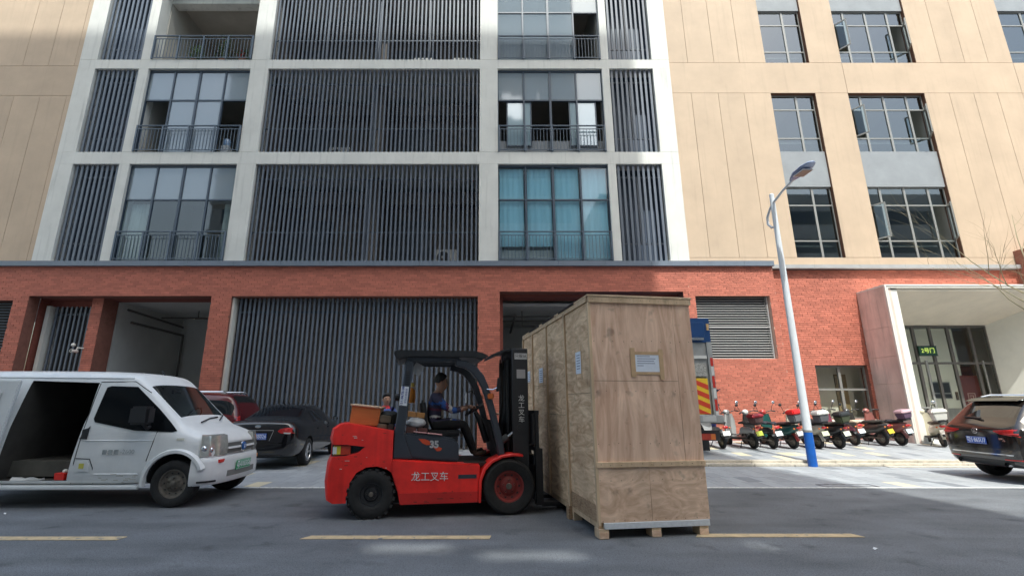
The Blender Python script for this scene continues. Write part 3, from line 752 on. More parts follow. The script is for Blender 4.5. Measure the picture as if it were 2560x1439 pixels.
def patch(bv, poly, ax, sgn, name, m, parent, off=.006, start=3.0, rings=4, dens=.12, thick=.012):
    """polygon projected on the body. ax 'y': poly=(x,z) seen from side sgn; ax 'x': poly=(y,z) seen from front/back sgn; ax 'z': (x,y) from above"""
    pts = []
    n0 = len(poly)
    for i in range(n0):
        a, b_ = Vector(poly[i]), Vector(poly[(i+1)%n0]); k = max(1, int((b_-a).length/dens))
        pts += [a.lerp(b_, t/k) for t in range(k)]
    c = sum(pts, Vector((0, 0)))/len(pts)
    def P(p):
        o = {'y': Vector((p[0], sgn*start, p[1])), 'x': Vector((sgn*start*3, p[0], p[1])), 'z': Vector((p[0], p[1], 4))}[ax]
        d = {'y': Vector((0, -sgn, 0)), 'x': Vector((-sgn, 0, 0)), 'z': Vector((0, 0, -1))}[ax]
        h = bv.ray_cast(o, d)
        return (h[0], -d) if h[0] is not None else (None, -d)
    vs = []; N = len(pts); ok = True; last = None
    for r in range(1, rings+1):
        for p in pts:
            q = c.lerp(p, r/rings); h, d = P(q)
            if h is None: h = last if last is not None else Vector((0, 0, 0)); 
            last = h; vs.append(h+d*off)
    hc, d = P(c); vs.append((hc if hc is not None else vs[0])+d*off)
    for p in range(N): vs.append(vs[(rings-1)*N+p]-d*thick)
    fs = []
    for i in range(N): fs.append((rings*N, i, (i+1)%N))
    for r in range(rings-1):
        for i in range(N): fs.append((r*N+i, (r+1)*N+i, (r+1)*N+(i+1)%N, r*N+(i+1)%N))
    for i in range(N): fs.append(((rings-1)*N+i, rings*N+1+i, rings*N+1+(i+1)%N, (rings-1)*N+(i+1)%N))
    b = MB(); b.add(vs, fs); o = b.build(name, m, parent, fix=True, smooth=35)
    return o
def sweep(path, prof, name, m, parent, closed=False, smooth=45):
    """path: list of (x,y) ; prof: list of (outward offset, z)"""
    P = [Vector((p[0], p[1])) for p in path]; rings = []
    for i, p in enumerate(P):
        d = (P[min(i+1, len(P)-1)]-P[max(i-1, 0)]).normalized(); nrm = Vector((d.y, -d.x))
        rings.append([(p.x+nrm.x*o, p.y+nrm.y*o, z) for o, z in prof])
    return MB().loft(rings, cap=True).build(name, m, parent, fix=True, smooth=smooth)
M_rimst = mat('steel_rim', (.17, .15, .125), .5, metal=.5, var=.4, vscale=12)
M_rimal = mat('alloy_rim', (.55, .56, .58), .25, metal=.9)
M_chrome = mat('chrome', (.7, .71, .73), .12, metal=1)
def wheel(par, x, y, R_, W, rr, style='steel', sgn=-1, mr=None, steer=0, lugs=0):
    """sgn: outward side along y. wheel > rim, hub, bolt"""
    w_ = MB()
    h = W/2
    w_.lathe([(rr, -h*.8), (rr+.02, -h*.95), (R_*.9, -h), (R_*.985, -h*.8), (R_, -h*.5), (R_, h*.5), (R_*.985, h*.8), (R_*.9, h), (rr+.02, h*.95), (rr, h*.8), (rr, -h*.8)], n=36)
    for i in range(lugs):
        t = 2*math.pi*i/lugs
        for s in (-1, 1):
            Mx = Matrix.Rotation(-t+s*.06, 4, 'Y') @ Matrix.Translation((R_+.004, s*h*.48, 0)) @ Matrix.Rotation(s*.5, 4, 'X')
            w_.rbox(Mx, (.03, h*.95, .045))
    wh = w_.build('wheel', M_rub, par, smooth=40, fix=True); wh.location = (x, y, R_); wh.rotation_euler.z = R(steer)
    mr = mr or M_rimst; s = sgn
    if style == 'steel':
        pr = [(rr, s*h*.8), (rr*.93, s*h*.78), (rr*.86, s*h*.45), (rr*.62, s*h*.35), (rr*.5, s*h*.55), (rr*.28, s*h*.58), (.0, s*h*.58)]
        rim = MB().lathe(pr, n=30).build('rim', mr, wh, smooth=40, fix=True)
        for i in range(10):
            t = 2*math.pi*i/10; MB().lathe([(rr*.075, 0), (rr*.075, .004), (0, .004)], n=8, c=(0, 0, 0)).build('vent_hole', M_black, wh).location = (rr*.74*math.cos(t), s*(h*.41)+(.004 if s < 0 else 0)*-1, rr*.74*math.sin(t))
        for i in range(5):
            t = 2*math.pi*i/5+.3; MB().lathe([(.014, -.012), (.014, .012), (0, .012)], n=6).build('wheel_nut', M_rimst, wh).location = (rr*.38*math.cos(t), s*h*.58, rr*.38*math.sin(t))
        MB().lathe([(rr*.2, s*h*.55), (rr*.2, s*h*.72), (rr*.16, s*h*.78), (0, s*h*.78)], n=18).build('hub', M_rimst, wh, smooth=40, fix=True)
    elif style == 'alloy':
        MB().lathe([(rr, s*h*.82), (rr*.93, s*h*.8), (rr*.9, s*h*.2), (0, s*h*.15)], n=30).build('rim', M_bmet, wh, smooth=40, fix=True)
        for i in range(5):
            t = 2*math.pi*i/5
            m = MB(); Mx = Matrix.Rotation(-t, 4, 'Y')
            m.add([Mx @ Vector(p) for p in [(rr*.1, s*h*.62, -rr*.13), (rr*.95, s*h*.74, -rr*.1), (rr*.95, s*h*.74, rr*.1), (rr*.1, s*h*.62, rr*.13), (rr*.1, s*h*.4, -rr*.16), (rr*.95, s*h*.5, -rr*.14), (rr*.95, s*h*.5, rr*.14), (rr*.1, s*h*.4, rr*.16)]], [(0,1,2,3),(0,4,5,1),(2,6,7,3),(1,5,6,2)])
            m.build('spoke', mr, wh, fix=True)
        MB().lathe([(rr, s*h*.8), (rr*.99, s*h*.86), (rr*.9, s*h*.84), (rr*.88, s*h*.7)], n=30).build('rim_lip', mr, wh, smooth=40, fix=True)
        MB().lathe([(rr*.16, s*h*.5), (rr*.16, s*h*.7), (0, s*h*.72)], n=16).build('hub', mr, wh, smooth=40, fix=True)
    return wh
M_plb = mat('plate_blue', (.01, .07, .42), .4); M_plg = mat('plate_green', (.03, .36, .14), .4); M_pltx = mat('plate_white', (.85, .87, .9), .5); M_plk = mat('plate_ink', (.02, .12, .05), .5)
def plate(par, c, ex, ey, s, m, mt, w_=.44, h_=.14, name='number_plate'):
    M_ = TM(c, ex, ey); b = MB(); b.rbox(M_, (w_, h_, .008)); p = b.build(name, m, par)
    text(s, h_*.82, p, M_ @ Matrix.Translation((0, 0, .0055)) @ Matrix.Scale(.84, 4, (1, 0, 0)), mt, 'plate_lettering', bold=.0015)
    for x0, y0, x1, y1 in ((-w_/2+.006, h_/2-.012, w_/2-.006, h_/2-.008), (-w_/2+.006, -h_/2+.008, w_/2-.006, -h_/2+.012)):
        b = MB(); b.rbox(M_ @ Matrix.Translation(((x0+x1)/2, (y0+y1)/2, .0045)), (x1-x0, y1-y0, .002)); b.build('plate_rim', mt, p)
    return p
def frame_loft(c, r, n, M_): return None

# ---------------------------------------------------------------- white cargo van
def cargo_van():
    V = thing('cargo_van', 'dirty white cargo van with its side door slid open', 'van', (-4.66, 8.17, 0), 1)
    mw = mat('van_paint', (.78, .79, .78), .36, var=.09, vscale=2.0, coat=.25, streak=.06); mg = glass('van_glass', (.55, .62, .62), .1); mi = mat('van_interior', (.05, .045, .038), .9, var=.3)
    mwell = mat('van_wheel_well', (.012, .012, .012), .9); mats = [mw, mg, mi, mwell]
    S = [(-3.82, .50, .8, 1.2, 1.80, .66, .72, .70, .60, .02), (-3.78, .36, .75, 1.2, 1.92, .79, .82, .79, .68, .03), (-3.6, .29, .72, 1.2, 1.945, .82, .84, .82, .725, .035),
         (-2.4, .27, .7, 1.2, 1.945, .82, .84, .82, .73, .035), (-1.3, .27, .7, 1.2, 1.935, .82, .84, .82, .73, .035), (-.92, .27, .7, 1.2, 1.905, .82, .84, .82, .72, .03), (-.84, .27, .7, 1.19, 1.875, .82, .84, .82, .71, .03),
         (-.77, .28, .7, 1.18, 1.835, .82, .84, .82, .71, .03), (-.03, .3, .7, 1.04, 1.14, .81, .84, .80, .70, .03), (.04, .3, .7, 1.03, 1.11, .81, .835, .79, .68, .03), (.24, .32, .7, .97, 1.05, .79, .82, .785, .64, .03), (.38, .34, .7, .92, 1.00, .76, .79, .76, .60, .025), (.47, .36, .7, .86, .935, .68, .72, .70, .54, .02), (.52, .4, .68, .80, .87, .50, .54, .52, .40, .015)]
    def tf(j, b, xa, xb): return 1 if j == 7 and b in (7, 8) else 0
    body = carbody(S, tf, mats)
    c = MB()
    for xw in (0, -3.05):
        for s in (-1, 1): c.lathe([(0, s*.45), (.405, s*.45), (.405, s*1.2), (0, s*1.2)], (xw, 0, .34), n=28, mi=3)
    c.m = [3]*len(c.f)
    boolean(body, c, mats)
    c = MB().prism([(-2.40, 1.80), (-1.38, 1.77), (-1.40, 1.3), (-1.50, .69), (-1.54, .37), (-2.6, .37), (-2.56, .6), (-2.48, 1.21)], 'y', -1.2, .72, 2)
    boolean(body, c, mats)
    bv = bvh_of(body)
    split(body, ['body_shell', 'windshield', 'cargo_interior', 'wheel_well'], V)
    mk = mat('van_black_glass', (.005, .006, .007), .12, spec=.18); md = mat('seam', (.05, .05, .05), .8)
    # front door: window, seams, handle, mirror
    fd = patch(bv, [(-1.24, 1.70), (-1.18, 1.72), (-.80, 1.71), (-.42, 1.39), (-.06, 1.06), (-.12, 1.045), (-.66, 1.07), (-1.27, 1.19), (-1.30, 1.24)], 'y', -1, 'door_window', mk, V, .008)
    def seam(pts, name='door_seam', w_=.007, m=md):
        b = MB()
        for a, q in zip(pts, pts[1:]):
            a, q = Vector(a), Vector(q); k = max(1, int((q-a).length/.15))
            L = []
            for t in range(k+1):
                p = a.lerp(q, t/k); h = bv.ray_cast(Vector((p[0], -3, p[1])), Vector((0, 1, 0)))
                if h[0] is not None: L.append(h[0])
            if len(L) > 1: b.tube(L, w_, 5)
        return b.build(name, m, V)
    seam([(-1.36, 1.76), (-1.40, 1.2), (-1.46, .62), (-1.49, .33)]); seam([(-1.36, 1.78), (-.86, 1.79), (-.60, 1.62)]); seam([(-.33, 1.07), (-.36, .9), (-.42, .64)]); seam([(-1.17, .33), (-1.18, .55), (-1.24, .67), (-1.44, .68)])
    seam([(-1.15, .46), (-.52, .46)], 'door_crease', .01, mw); seam([(-1.40, .93), (-.36, .93)], 'door_crease', .008, mw); seam([(-3.6, 1.86), (-.9, 1.84)], 'drip_rail', .016, mw)
    patch(bv, [(-1.45, 1.13), (-1.32, 1.13), (-1.33, .95), (-1.44, .95)], 'y', -1, 'door_handle', M_black, V, .014)
    patch(bv, [(-1.41, .64), (-1.27, .64), (-1.23, .59), (-1.23, .5), (-1.41, .5)], 'y', -1, 'fuel_flap', mw, V, .012)
    patch(bv, [(-1.37, .61), (-1.30, .61), (-1.30, .54), (-1.37, .54)], 'y', -1, 'fuel_sticker', mat('sticker_yellow', (.6, .55, .1), .6), V, .016)
    patch(bv, [(-.02, .96), (.08, .96), (.08, .93), (-.02, .93)], 'y', -1, 'side_indicator', mat('indicator_clear', (.6, .58, .5), .2), V, .01)
    # smudged grey lettering left from an old sticker
    t = text('-2600', .09, V, TM((-.70, -.853, .77), (1,0,0), (0,0,1)), mat('faded_ink', (.42, .45, .45), .8, var=.5, vscale=9), 'faded_lettering')
    for q_ in range(3): MB().box(-1.06+q_*.085, -.856, .735, -1.0+q_*.085, -.852, .80).build('faded_mark', MATS['faded_ink'], V)
    for q_ in range(14):
        x_, z_ = random.uniform(-1.1, -.5), random.uniform(.34, .46); MB().box(x_, -.8475, z_, x_+random.uniform(.02, .09), -.8435, z_+.008).build('dirt_streak', mat('van_dirt', (.42, .40, .35), .9, var=.3), V)
    # mirror
    mr = MB().box(-.62, -1.08, 1.16, -.34, -.9, 1.42).build('mirror', M_black, V, bevel=.03)
    MB().tube([(-.45, -.83, 1.12), (-.42, -.92, 1.10), (-.45, -.98, 1.17)], .025).build('mirror_arm', M_black, mr)
    MB().box(-.617, -1.04, 1.19, -.612, -.92, 1.38).build('mirror_glass', M_chrome, mr)
    # slid-back door hung outside the rear side
    sd = MB().prism([(-3.62, 1.80), (-2.43, 1.80), (-2.51, 1.21), (-2.58, .6), (-2.60, .32), (-3.62, .32)], 'y', -.905, -.85).build('sliding_door', mw, V, bevel=.015)
    MB().prism([(-3.5, 1.66), (-2.68, 1.66), (-2.64, 1.62), (-2.73, 1.3), (-2.8, 1.25), (-3.5, 1.25)], 'y', -.922, -.9).build('door_emboss', mw, sd, bevel=.012)
    MB().prism([(-2.77, 1.15), (-2.62, 1.15), (-2.62, .95), (-2.75, .95)], 'y', -.925, -.9).build('door_handle', M_black, sd, bevel=.01, seg=1)
    MB().box(-3.6, -.916, .86, -2.7, -.9, .9).build('door_crease', mw, sd, bevel=.006, seg=1)
    # sill, arch lips
    MB().box(-2.75, -.85, .25, -.47, -.78, .31).build('sill_step', mw, V, bevel=.015)
    for xw in (0, -3.05):
        for s in (-1, 1): MB().lathe([(.405, s*.79), (.41, s*.862), (.45, s*.862), (.475, s*.83), (.475, s*.79)], (xw, 0, .34), n=24, a0=.42, a1=math.pi+.12).build('arch_lip', mw, V, smooth=40, fix=True)
    # front end
    path = [(.24, -.815), (.33, -.80), (.42, -.745), (.485, -.62), (.525, -.42), (.545, -.2), (.55, 0), (.545, .2), (.525, .42), (.485, .62), (.42, .745), (.33, .80), (.24, .815)]
    bp = sweep(path, [(-.10, .30), (.02, .29), (.045, .34), (.05, .46), (.035, .60), (.03, .655), (.0, .68), (-.10, .68)], 'bumper', mw, V)
    sweep(path[4:9], [(.03, .375), (.052, .375), (.052, .46), (.03, .46)], 'bumper_intake', mat('intake_grey', (.2, .2, .19), .7), bp)
    for yy in (-.52, .52): MB().cbox((.50, yy, .5), (.05, .17, .08)).build('fog_light', mat('lamp_clear', (.5, .5, .48), .15, metal=.3), bp, bevel=.01)
    MB().cbox((.525, -.52, .615), (.04, .2, .045)).build('red_reflector', mat('reflector_red', (.75, .04, .03), .3), bp)
    MB().cbox((.47, .68, .58), (.05, .08, .06)).build('amber_reflector', mat('reflector_amber', (.7, .25, .03), .3), bp)
    sweep(path[1:4], [(-.005, .33), (.053, .33), (.053, .355), (-.005, .35)], 'bumper_crack', M_black, bp)
    mh = mat('headlamp', (.55, .55, .5), .12, metal=.5, var=.25, vscale=12)
    for s in (-1, 1):
        hl = sweep([(p[0], p[1]*1) for p in (path[1:5] if s < 0 else path[8:12])], [(-.05, .695), (.016, .695), (.012, .85), (-.02, .985), (-.1, 1.0)], 'headlight', mh, V)
        MB().sph((.36, s*.76, .80), (.05, .05, .055)).build('lamp_reflector', M_chrome, hl, smooth=60)
        MB().sph((.43, s*.70, .78), (.04, .04, .05)).build('lamp_reflector', M_chrome, hl, smooth=60)
    for z in (.745, .835):
        g = sweep(path[4:9], [(-.02, z-.028), (.012, z-.028), (.004, z+.028), (-.02, z+.028)], 'grille_bar', mat('grille_dark', (.16, .16, .15), .5, metal=.4), V)
    sweep(path[4:9], [(-.02, .775), (.03, .775), (.022, .805), (-.02, .805)], 'grille_bar', mw, V)
    em = MB().lathe([(.065, 0), (.065, .02), (.055, .03), (0, .03)], ax='x', n=20).build('emblem', mat('emblem_blue', (.03, .12, .35), .3), V, smooth=40); em.location = (.565, 0, .79)
    MB().lathe([(.08, 0), (.08, .012), (.05, .016), (.05, 0)], ax='x', n=20).build('emblem_ring', M_chrome, em, smooth=40)
    MB().box(.03, -.008, -.03, .034, .008, .03).build('emblem_mark', M_pltx, em)
    plate(V, (.607, .0, .515), (0, 1, .0), (.08, 0, 1), '粤AX65G6', M_plg, M_pltx, .46, .14)
    # wipers, dash, papers, steering wheel, seats seen through the windshield
    MB().tube([(.03, -.34, 1.17), (-.06, .05, 1.22), (-.07, .3, 1.235)], .012).build('wiper', M_black, V); MB().tube([(.0, .25, 1.19), (-.1, .52, 1.26)], .012).build('wiper', M_black, V)
    MB().box(-.75, -.72, .90, -.16, .72, 1.07).build('dashboard', mat('dash', (.05, .05, .05), .7), V, bevel=.03)
    for x, y, r in ((-.3, -.35, .2), (-.28, .1, -.3), (-.26, .35, .4)): MB().rbox(Matrix.Translation((x-.05, y, 1.10)) @ Matrix.Rotation(r, 4, 'Z') @ Matrix.Rotation(.12, 4, 'Y'), (.2, .3, .01)).build('dash_paper', mat('paper', (.75, .76, .78), .8), V)
    sw = MB().lathe([(.19, -.015), (.205, 0), (.19, .015), (.175, 0), (.19, -.015)], ax='z', n=24).build('steering_wheel', M_black, V, smooth=60); sw.location = (-.55, .38, 1.22); sw.rotation_euler = (0, R(-60), 0)
    for y in (-.4, .4): MB().box(-1.3, y-.22, .9, -1.15, y+.22, 1.55).box(-1.3, y-.22, .6, -.8, y+.22, .9).build('cab_seat', mat('seat_cloth', (.06, .06, .065), .9), V, bevel=.04)
    MB().box(-1.36, -.70, .5, -1.33, .70, 1.75).build('bulkhead', mi, V)
    ri = MB().box(-.72, -.02, 1.62, -.68, .16, 1.68).build('rear_mirror', M_black, V); MB().tube([(-.95, .1, 1.93), (-1.02, .1, 2.0)], .012).build('roof_aerial', M_black, V)
    MB().box(-2.6, -.6, .40, -1.6, .65, .62).build('cargo_ledge', mat('dusty_floor', (.10, .095, .08), .9, var=.3), V)
    MB().box(-2.6, .60, .62, -1.55, .66, .95).build('cargo_lining', mat('lining_grey', (.09, .09, .08), .9, var=.4), V)
    for xw in (0, -3.05):
        for s in (-1, 1): wheel(V, xw, s*.73, .325, .2, .2, 'steel', s)
    return V
van = cargo_van()
# odds and ends on the van floor
vm = van.matrix_basis.copy()
def vp(x, y, z): return Matrix.Translation((-4.66, 8.17, 0)) @ Matrix.Rotation(R(1), 4, 'Z') @ Vector((x, y, z))
rb = thing('red_tub', 'small bright red tub with a white lid knob on the floor of the open van', 'tub', vp(-1.66, -.74, .372), -4)
MB().loft([[(sx*.085*k, sy*.06*k, z) for sx, sy in ((-1,-1),(1,-1),(1,1),(-1,1))] for k, z in ((.9, 0), (1, .1))]).build('tub_body', mat('tub_red', (.75, .03, .02), .4), rb, bevel=.008); MB().sph((.03, 0, .12), (.035, .035, .03)).build('lid_knob', M_trim, rb, smooth=60)
wr = thing('white_rag', 'crumpled white rag lying on the floor of the open van', 'rag', vp(-2.15, -.74, .372), -4)
MB().loft([[(x, -.05+.02*math.sin(x*9), .0), (x, .05, .0), (x, .03, .025+.012*math.sin(x*31)), (x, -.03, .03+.014*math.sin(x*23))] for x in [-.22+.04*i for i in range(12)]]).build('rag_cloth', mat('rag_white', (.6, .6, .58), .9), wr, smooth=60, fix=True)
# ---------------------------------------------------------------- plywood
def plywood(name, c1, c2, grain=(9, 9, .7), scale=1.6, wave=1):
    m = bpy.data.materials.new(name); m.use_nodes = True; n = m.node_tree.nodes; l = m.node_tree.links; b = n['Principled BSDF']
    tc = n.new('ShaderNodeTexCoord'); mp = n.new('ShaderNodeMapping'); mp.inputs['Scale'].default_value = grain; l.new(tc.outputs['Object'], mp.inputs[0])
    oi = n.new('ShaderNodeObjectInfo'); ad = n.new('ShaderNodeVectorMath'); ad.operation = 'ADD'
    sc_ = n.new('ShaderNodeMath'); sc_.operation = 'MULTIPLY'; sc_.inputs[1].default_value = 37; l.new(oi.outputs['Random'], sc_.inputs[0]); l.new(mp.outputs[0], ad.inputs[0]); l.new(sc_.outputs[0], ad.inputs[1])
    t = n.new('ShaderNodeTexNoise'); t.inputs['Scale'].default_value = scale; t.inputs['Detail'].default_value = 9; t.inputs['Roughness'].default_value = .6; t.inputs['Distortion'].default_value = wave; l.new(ad.outputs[0], t.inputs['Vector'])
    t2 = n.new('ShaderNodeTexNoise'); t2.inputs['Scale'].default_value = .9; t2.inputs['Detail'].default_value = 5; t2.inputs['Distortion'].default_value = .8; l.new(tc.outputs['Object'], t2.inputs['Vector'])
    t3 = n.new('ShaderNodeTexNoise'); t3.inputs['Scale'].default_value = 5.5; t3.inputs['Detail'].default_value = 3; l.new(tc.outputs['Object'], t3.inputs['Vector'])
    r = n.new('ShaderNodeValToRGB'); r.color_ramp.elements[0].position = .36; r.color_ramp.elements[1].position = .66
    r.color_ramp.elements[0].color = (*c1, 1); r.color_ramp.elements[1].color = (*c2, 1); l.new(t.outputs[0], r.inputs[0])
    mx = n.new('ShaderNodeMix'); mx.data_type = 'RGBA'; mx.blend_type = 'MULTIPLY'; mx.inputs[0].default_value = 1
    rr = n.new('ShaderNodeMapRange'); rr.inputs[1].default_value = .32; rr.inputs[2].default_value = .62; rr.inputs[3].default_value = .82; rr.inputs[4].default_value = 1.08; l.new(t2.outputs[0], rr.inputs[0])
    r3 = n.new('ShaderNodeMapRange'); r3.inputs[1].default_value = .62; r3.inputs[2].default_value = .74; r3.inputs[3].default_value = 1; r3.inputs[4].default_value = .62; l.new(t3.outputs[0], r3.inputs[0])
    mm = n.new('ShaderNodeMath'); mm.operation = 'MULTIPLY'; l.new(rr.outputs[0], mm.inputs[0]); l.new(r3.outputs[0], mm.inputs[1])
    l.new(r.outputs[0], mx.inputs[6]); l.new(mm.outputs[0], mx.inputs[7]); l.new(mx.outputs[2], b.inputs['Base Color']); b.inputs['Roughness'].default_value = .75
    bp = n.new('ShaderNodeBump'); bp.inputs['Strength'].default_value = .15; bp.inputs['Distance'].default_value = .01; l.new(t.outputs[0], bp.inputs['Height']); l.new(bp.outputs[0], b.inputs['Normal'])
    MATS[name] = m; return m
M_plyF = plywood('plywood_pink', (.62, .385, .26), (.86, .615, .45), (4, 4, .7), 1.3, 2.0)
M_plyL = plywood('plywood_lower', (.58, .38, .25), (.86, .63, .46), (2.2, 2.2, 4.5), 1.3, 2.2)
M_plyS = plywood('plywood_side', (.52, .33, .19), (.90, .67, .44), (1.4, 1.4, 5.5), 1.5, 1.6)
M_bat = plywood('batten_pine', (.55, .39, .24), (.70, .52, .34), (8, 8, .8), 1.4, .5)
M_osb = plywood('strip_board', (.27, .16, .09), (.52, .37, .23), (3, 3, 14), 2.5, 2)
M_paper = mat('label_paper', (.74, .78, .86), .8, var=.05, vscale=20)
M_tape = mat('parcel_tape', (.58, .39, .22), .35, var=.15, vscale=12)
M_ink = mat('ink', (.08, .09, .16), .8)
def crate():
    K = thing('plywood_crate', 'tall plywood shipping crate on skids, lifted at the forks of the red forklift', 'crate', (1.2, 5.72, .0), 8.5)
    W, L, H = 1.35, 3.75, 2.76
    def bx(n, m, *a, par=None, bevel=.003): return MB().box(*a).build(n, m, par or K, bevel=bevel, seg=1)
    bx('core', M_osb, .03, .04, .17, W-.03, L-.02, H-.03, bevel=0)
    f1 = bx('front_panel', M_plyF, .025, .012, .80, W-.24, .039, H-.075); bx('front_panel', M_plyF, W-.238, .012, .80, W-.002, .039, H-.075)
    bx('front_panel', M_plyL, .025, .012, .165, .64, .039, .80-.052); bx('front_panel', M_plyL, .642, .012, .165, W-.002, .039, .80-.052)
    bx('batten', M_bat, .0, -.012, .745, .69, .03, .805); bx('batten', M_bat, .692, -.012, .745, W, .03, .805)
    bx('batten', M_bat, -.004, -.014, H-.085, W+.012, .03, H-.012); bx('lid', M_bat, -.02, -.022, H-.012, W+.02, L+.02, H+.012)
    bx('corner_post', M_bat, -.012, -.004, .14, .024, .038, H-.086)
    ys = [.03, .985, 1.98, 2.96, L]
    for a, c in zip(ys, ys[1:]):
        bx('side_panel', M_plyS, .0, a+.028, .34 if a < .5 else .17, .03, c-.001, H-.075)
        if a > .5: bx('side_batten', M_bat, -.028, a-.024, .0 if a < 1 else .14, .0, a+.026, H-.08)
        bx('side_panel', M_plyS, W-.03, a+.002, .17, W-.001, c-.001, H-.075)
    bx('side_batten', M_bat, -.028, L-.05, .14, .0, L, H-.08)
    bx('side_skirt', M_osb, -.006, .04, .16, .029, .955, .338)
    bx('top_rail', M_bat, -.02, .036, H-.075, .001, L, H-.014)
    for a in (.5, 1.45, 2.4): bx('lid_strap', M_black, -.03, a, H-.012, .1, a+.72, H+.016)
    # pallet base
    bx('end_strip', mat('strip_white', (.62, .64, .66), .7, var=.12, vscale=18), .06, -.008, .10, W-.02, .036, .163)
    for x in (.0, .62, 1.2):
        s = bx('skid', M_bat, x, .0, .0, x+.11, .16, .1)
        bx('skid_gusset', M_plyL, x-.004, -.004, .004, x+.004+.1, .008, .07, par=s)
        bx('skid', M_bat, x, .9, .0, x+.11, 1.08, .14); bx('skid', M_bat, x, 3.3, .0, x+.11, 3.5, .14)
    bx('base_frame', M_bat, .005, .05, .10, .1, L-.02, .165); bx('base_frame', M_bat, W-.1, .05, .10, W-.005, L-.02, .165)
    bx('side_bracket', M_osb, -.05, .955, .0, -.005, 1.06, .16)
    # papers
    def label(px, pz, w_, h_, side):
        if side == 'f':
            p = MB().box(px, .0055, pz, px+w_, .0105, pz+h_).build('label_paper', M_paper, K)
            for i in range(5): MB().box(px+.03, .0042, pz+h_-.035-i*.028, px+.03+(.17, .24, .22, .23, .08)[i], .0052, pz+h_-.029-i*.028).build('print_line', M_ink, p)
            for a in ((px-.05, pz+h_-.012, px+w_+.06, pz+h_+.025), (px-.03, pz-.02, px+w_+.04, pz+.012)): MB().box(a[0], .003, a[1], a[2], .0052 if False else .0062, a[3]).build('tape', M_tape, p)
            for a in ((px-.055, pz-.05, px+.005, pz+h_+.07), (px+w_-.005, pz-.08, px+w_+.05, pz+h_+.06)): MB().box(a[0], .002, a[1], a[2], .0048, a[3]).build('tape', M_tape, p)
        else:
            p = MB().box(-.0055, px, pz, -.001, px+w_, pz+h_).build('label_paper', M_paper, K)
            for i in range(6): MB().box(-.0062, px+.03, pz+h_-.05-i*.034, -.0056, px+w_-.04, pz+h_-.042-i*.034).build('print_line', M_ink, p)
            for a in ((px-.03, pz-.07, px+.0, pz+h_+.05), (px+w_, pz-.07, px+w_+.03, pz+h_+.05)): MB().box(-.003, a[0], a[1], -.0005, a[2], a[3]).build('tape', M_tape, p)
    nl = MB()
    for zz_ in (.775, 2.71, .185, .60, 1.0, 1.6, 2.2):
        for i in range(11): nl.cbox((.05+i*.125+random.uniform(-.01, .01), .0105 if zz_ not in (.775, 2.71) else -.0135, zz_+random.uniform(-.008, .008)), (.007, .004, .007))
    for yy in ys[:-1]:
        for i in range(14): nl.cbox((-.0285 if yy > .5 else -.0005, yy+.004 if yy > .5 else yy+.05, .3+i*.17), (.003, .007, .007))
    struct(nl.build('nail_heads', mat('nail_rust', (.09, .05, .035), .7), K), 'stuff')
    bx('sheet_joint', mat('ply_joint', (.12, .08, .05), .9), .03, .0108, 1.72, W-.245, .0125, 1.724, bevel=0)
    for y0_, y1_, z_ in ((.06, .96, 1.58), (1.03, 1.95, 1.3), (2.03, 2.93, 1.75)): bx('sheet_joint', MATS['ply_joint'], -.0012, y0_, z_, .001, y1_, z_+.004, bevel=0)
    label(.56, 1.82, .32, .23, 'f'); label(.36, 1.83, .2, .28, 's'); label(2.28, 1.80, .25, .24, 's'); label(3.2, 1.85, .2, .2, 's')
    return K
crate()

# ---------------------------------------------------------------- people kit
def skinmesh(verts, edges, root=0, sub=2):
    me = bpy.data.meshes.new('sk'); me.from_pydata([v[0] for v in verts], edges, []); o = link('sk', me)
    md = o.modifiers.new('s', 'SKIN'); md.use_smooth_shade = True
    for i, v in enumerate(verts):
        r = v[1] if isinstance(v[1], tuple) else (v[1], v[1])
        me.skin_vertices[0].data[i].radius = r; me.skin_vertices[0].data[i].use_root = (i == root)
    m2 = o.modifiers.new('u', 'SUBSURF'); m2.levels = sub; m2.render_levels = sub
    dg = bpy.context.evaluated_depsgraph_get(); dg.update()
    out = bpy.data.meshes.new_from_object(o.evaluated_get(dg)); bpy.data.objects.remove(o); bpy.data.meshes.remove(me)
    return out
M_skin = mat('skin', (.40, .22, .145), .55, var=.08, vscale=8); M_hair = mat('black_hair', (.012, .011, .011), .6, bump=.4, bscale=120)
def hand(mb, wrist, dirv, upv, curl=.8, mi=0, s=1.0, thumb=1):
    """palm + five bent fingers appended as tapered tubes"""
    d = Vector(dirv).normalized(); u = Vector(upv).normalized(); r = d.cross(u).normalized(); w0 = Vector(wrist)
    P = w0+d*.045*s
    mb.sph(w0+d*.045*s, (.05*s, .04*s, .028*s), 10, 6, mi)
    for k, (off, L) in enumerate(((-.03, .07), (-.01, .082), (.01, .076), (.03, .06))):
        b0 = w0+d*.075*s+r*off*s; p1 = b0+(d*math.cos(.3*curl)-u*math.sin(.3*curl))*L*.45*s
        p2 = p1+(d*math.cos(1.1*curl)-u*math.sin(1.1*curl))*L*.32*s; p3 = p2+(d*math.cos(1.9*curl)-u*math.sin(1.9*curl))*L*.25*s
        mb.tube([b0-d*.03*s, b0, p1, p2, p3], [.0085*s, .010*s, .0095*s, .0085*s, .006*s], 6, mi)
    t0 = w0+d*.03*s+r*thumb*-.03*s; t1 = t0+(d*.6-r*thumb*.6-u*.3).normalized()*.035*s; t2 = t1+(d*.9-u*.5).normalized()*.03*s
    mb.tube([w0+d*.02*s, t0, t1, t2], [.012*s, .013*s, .011*s, .008*s], 6, mi)
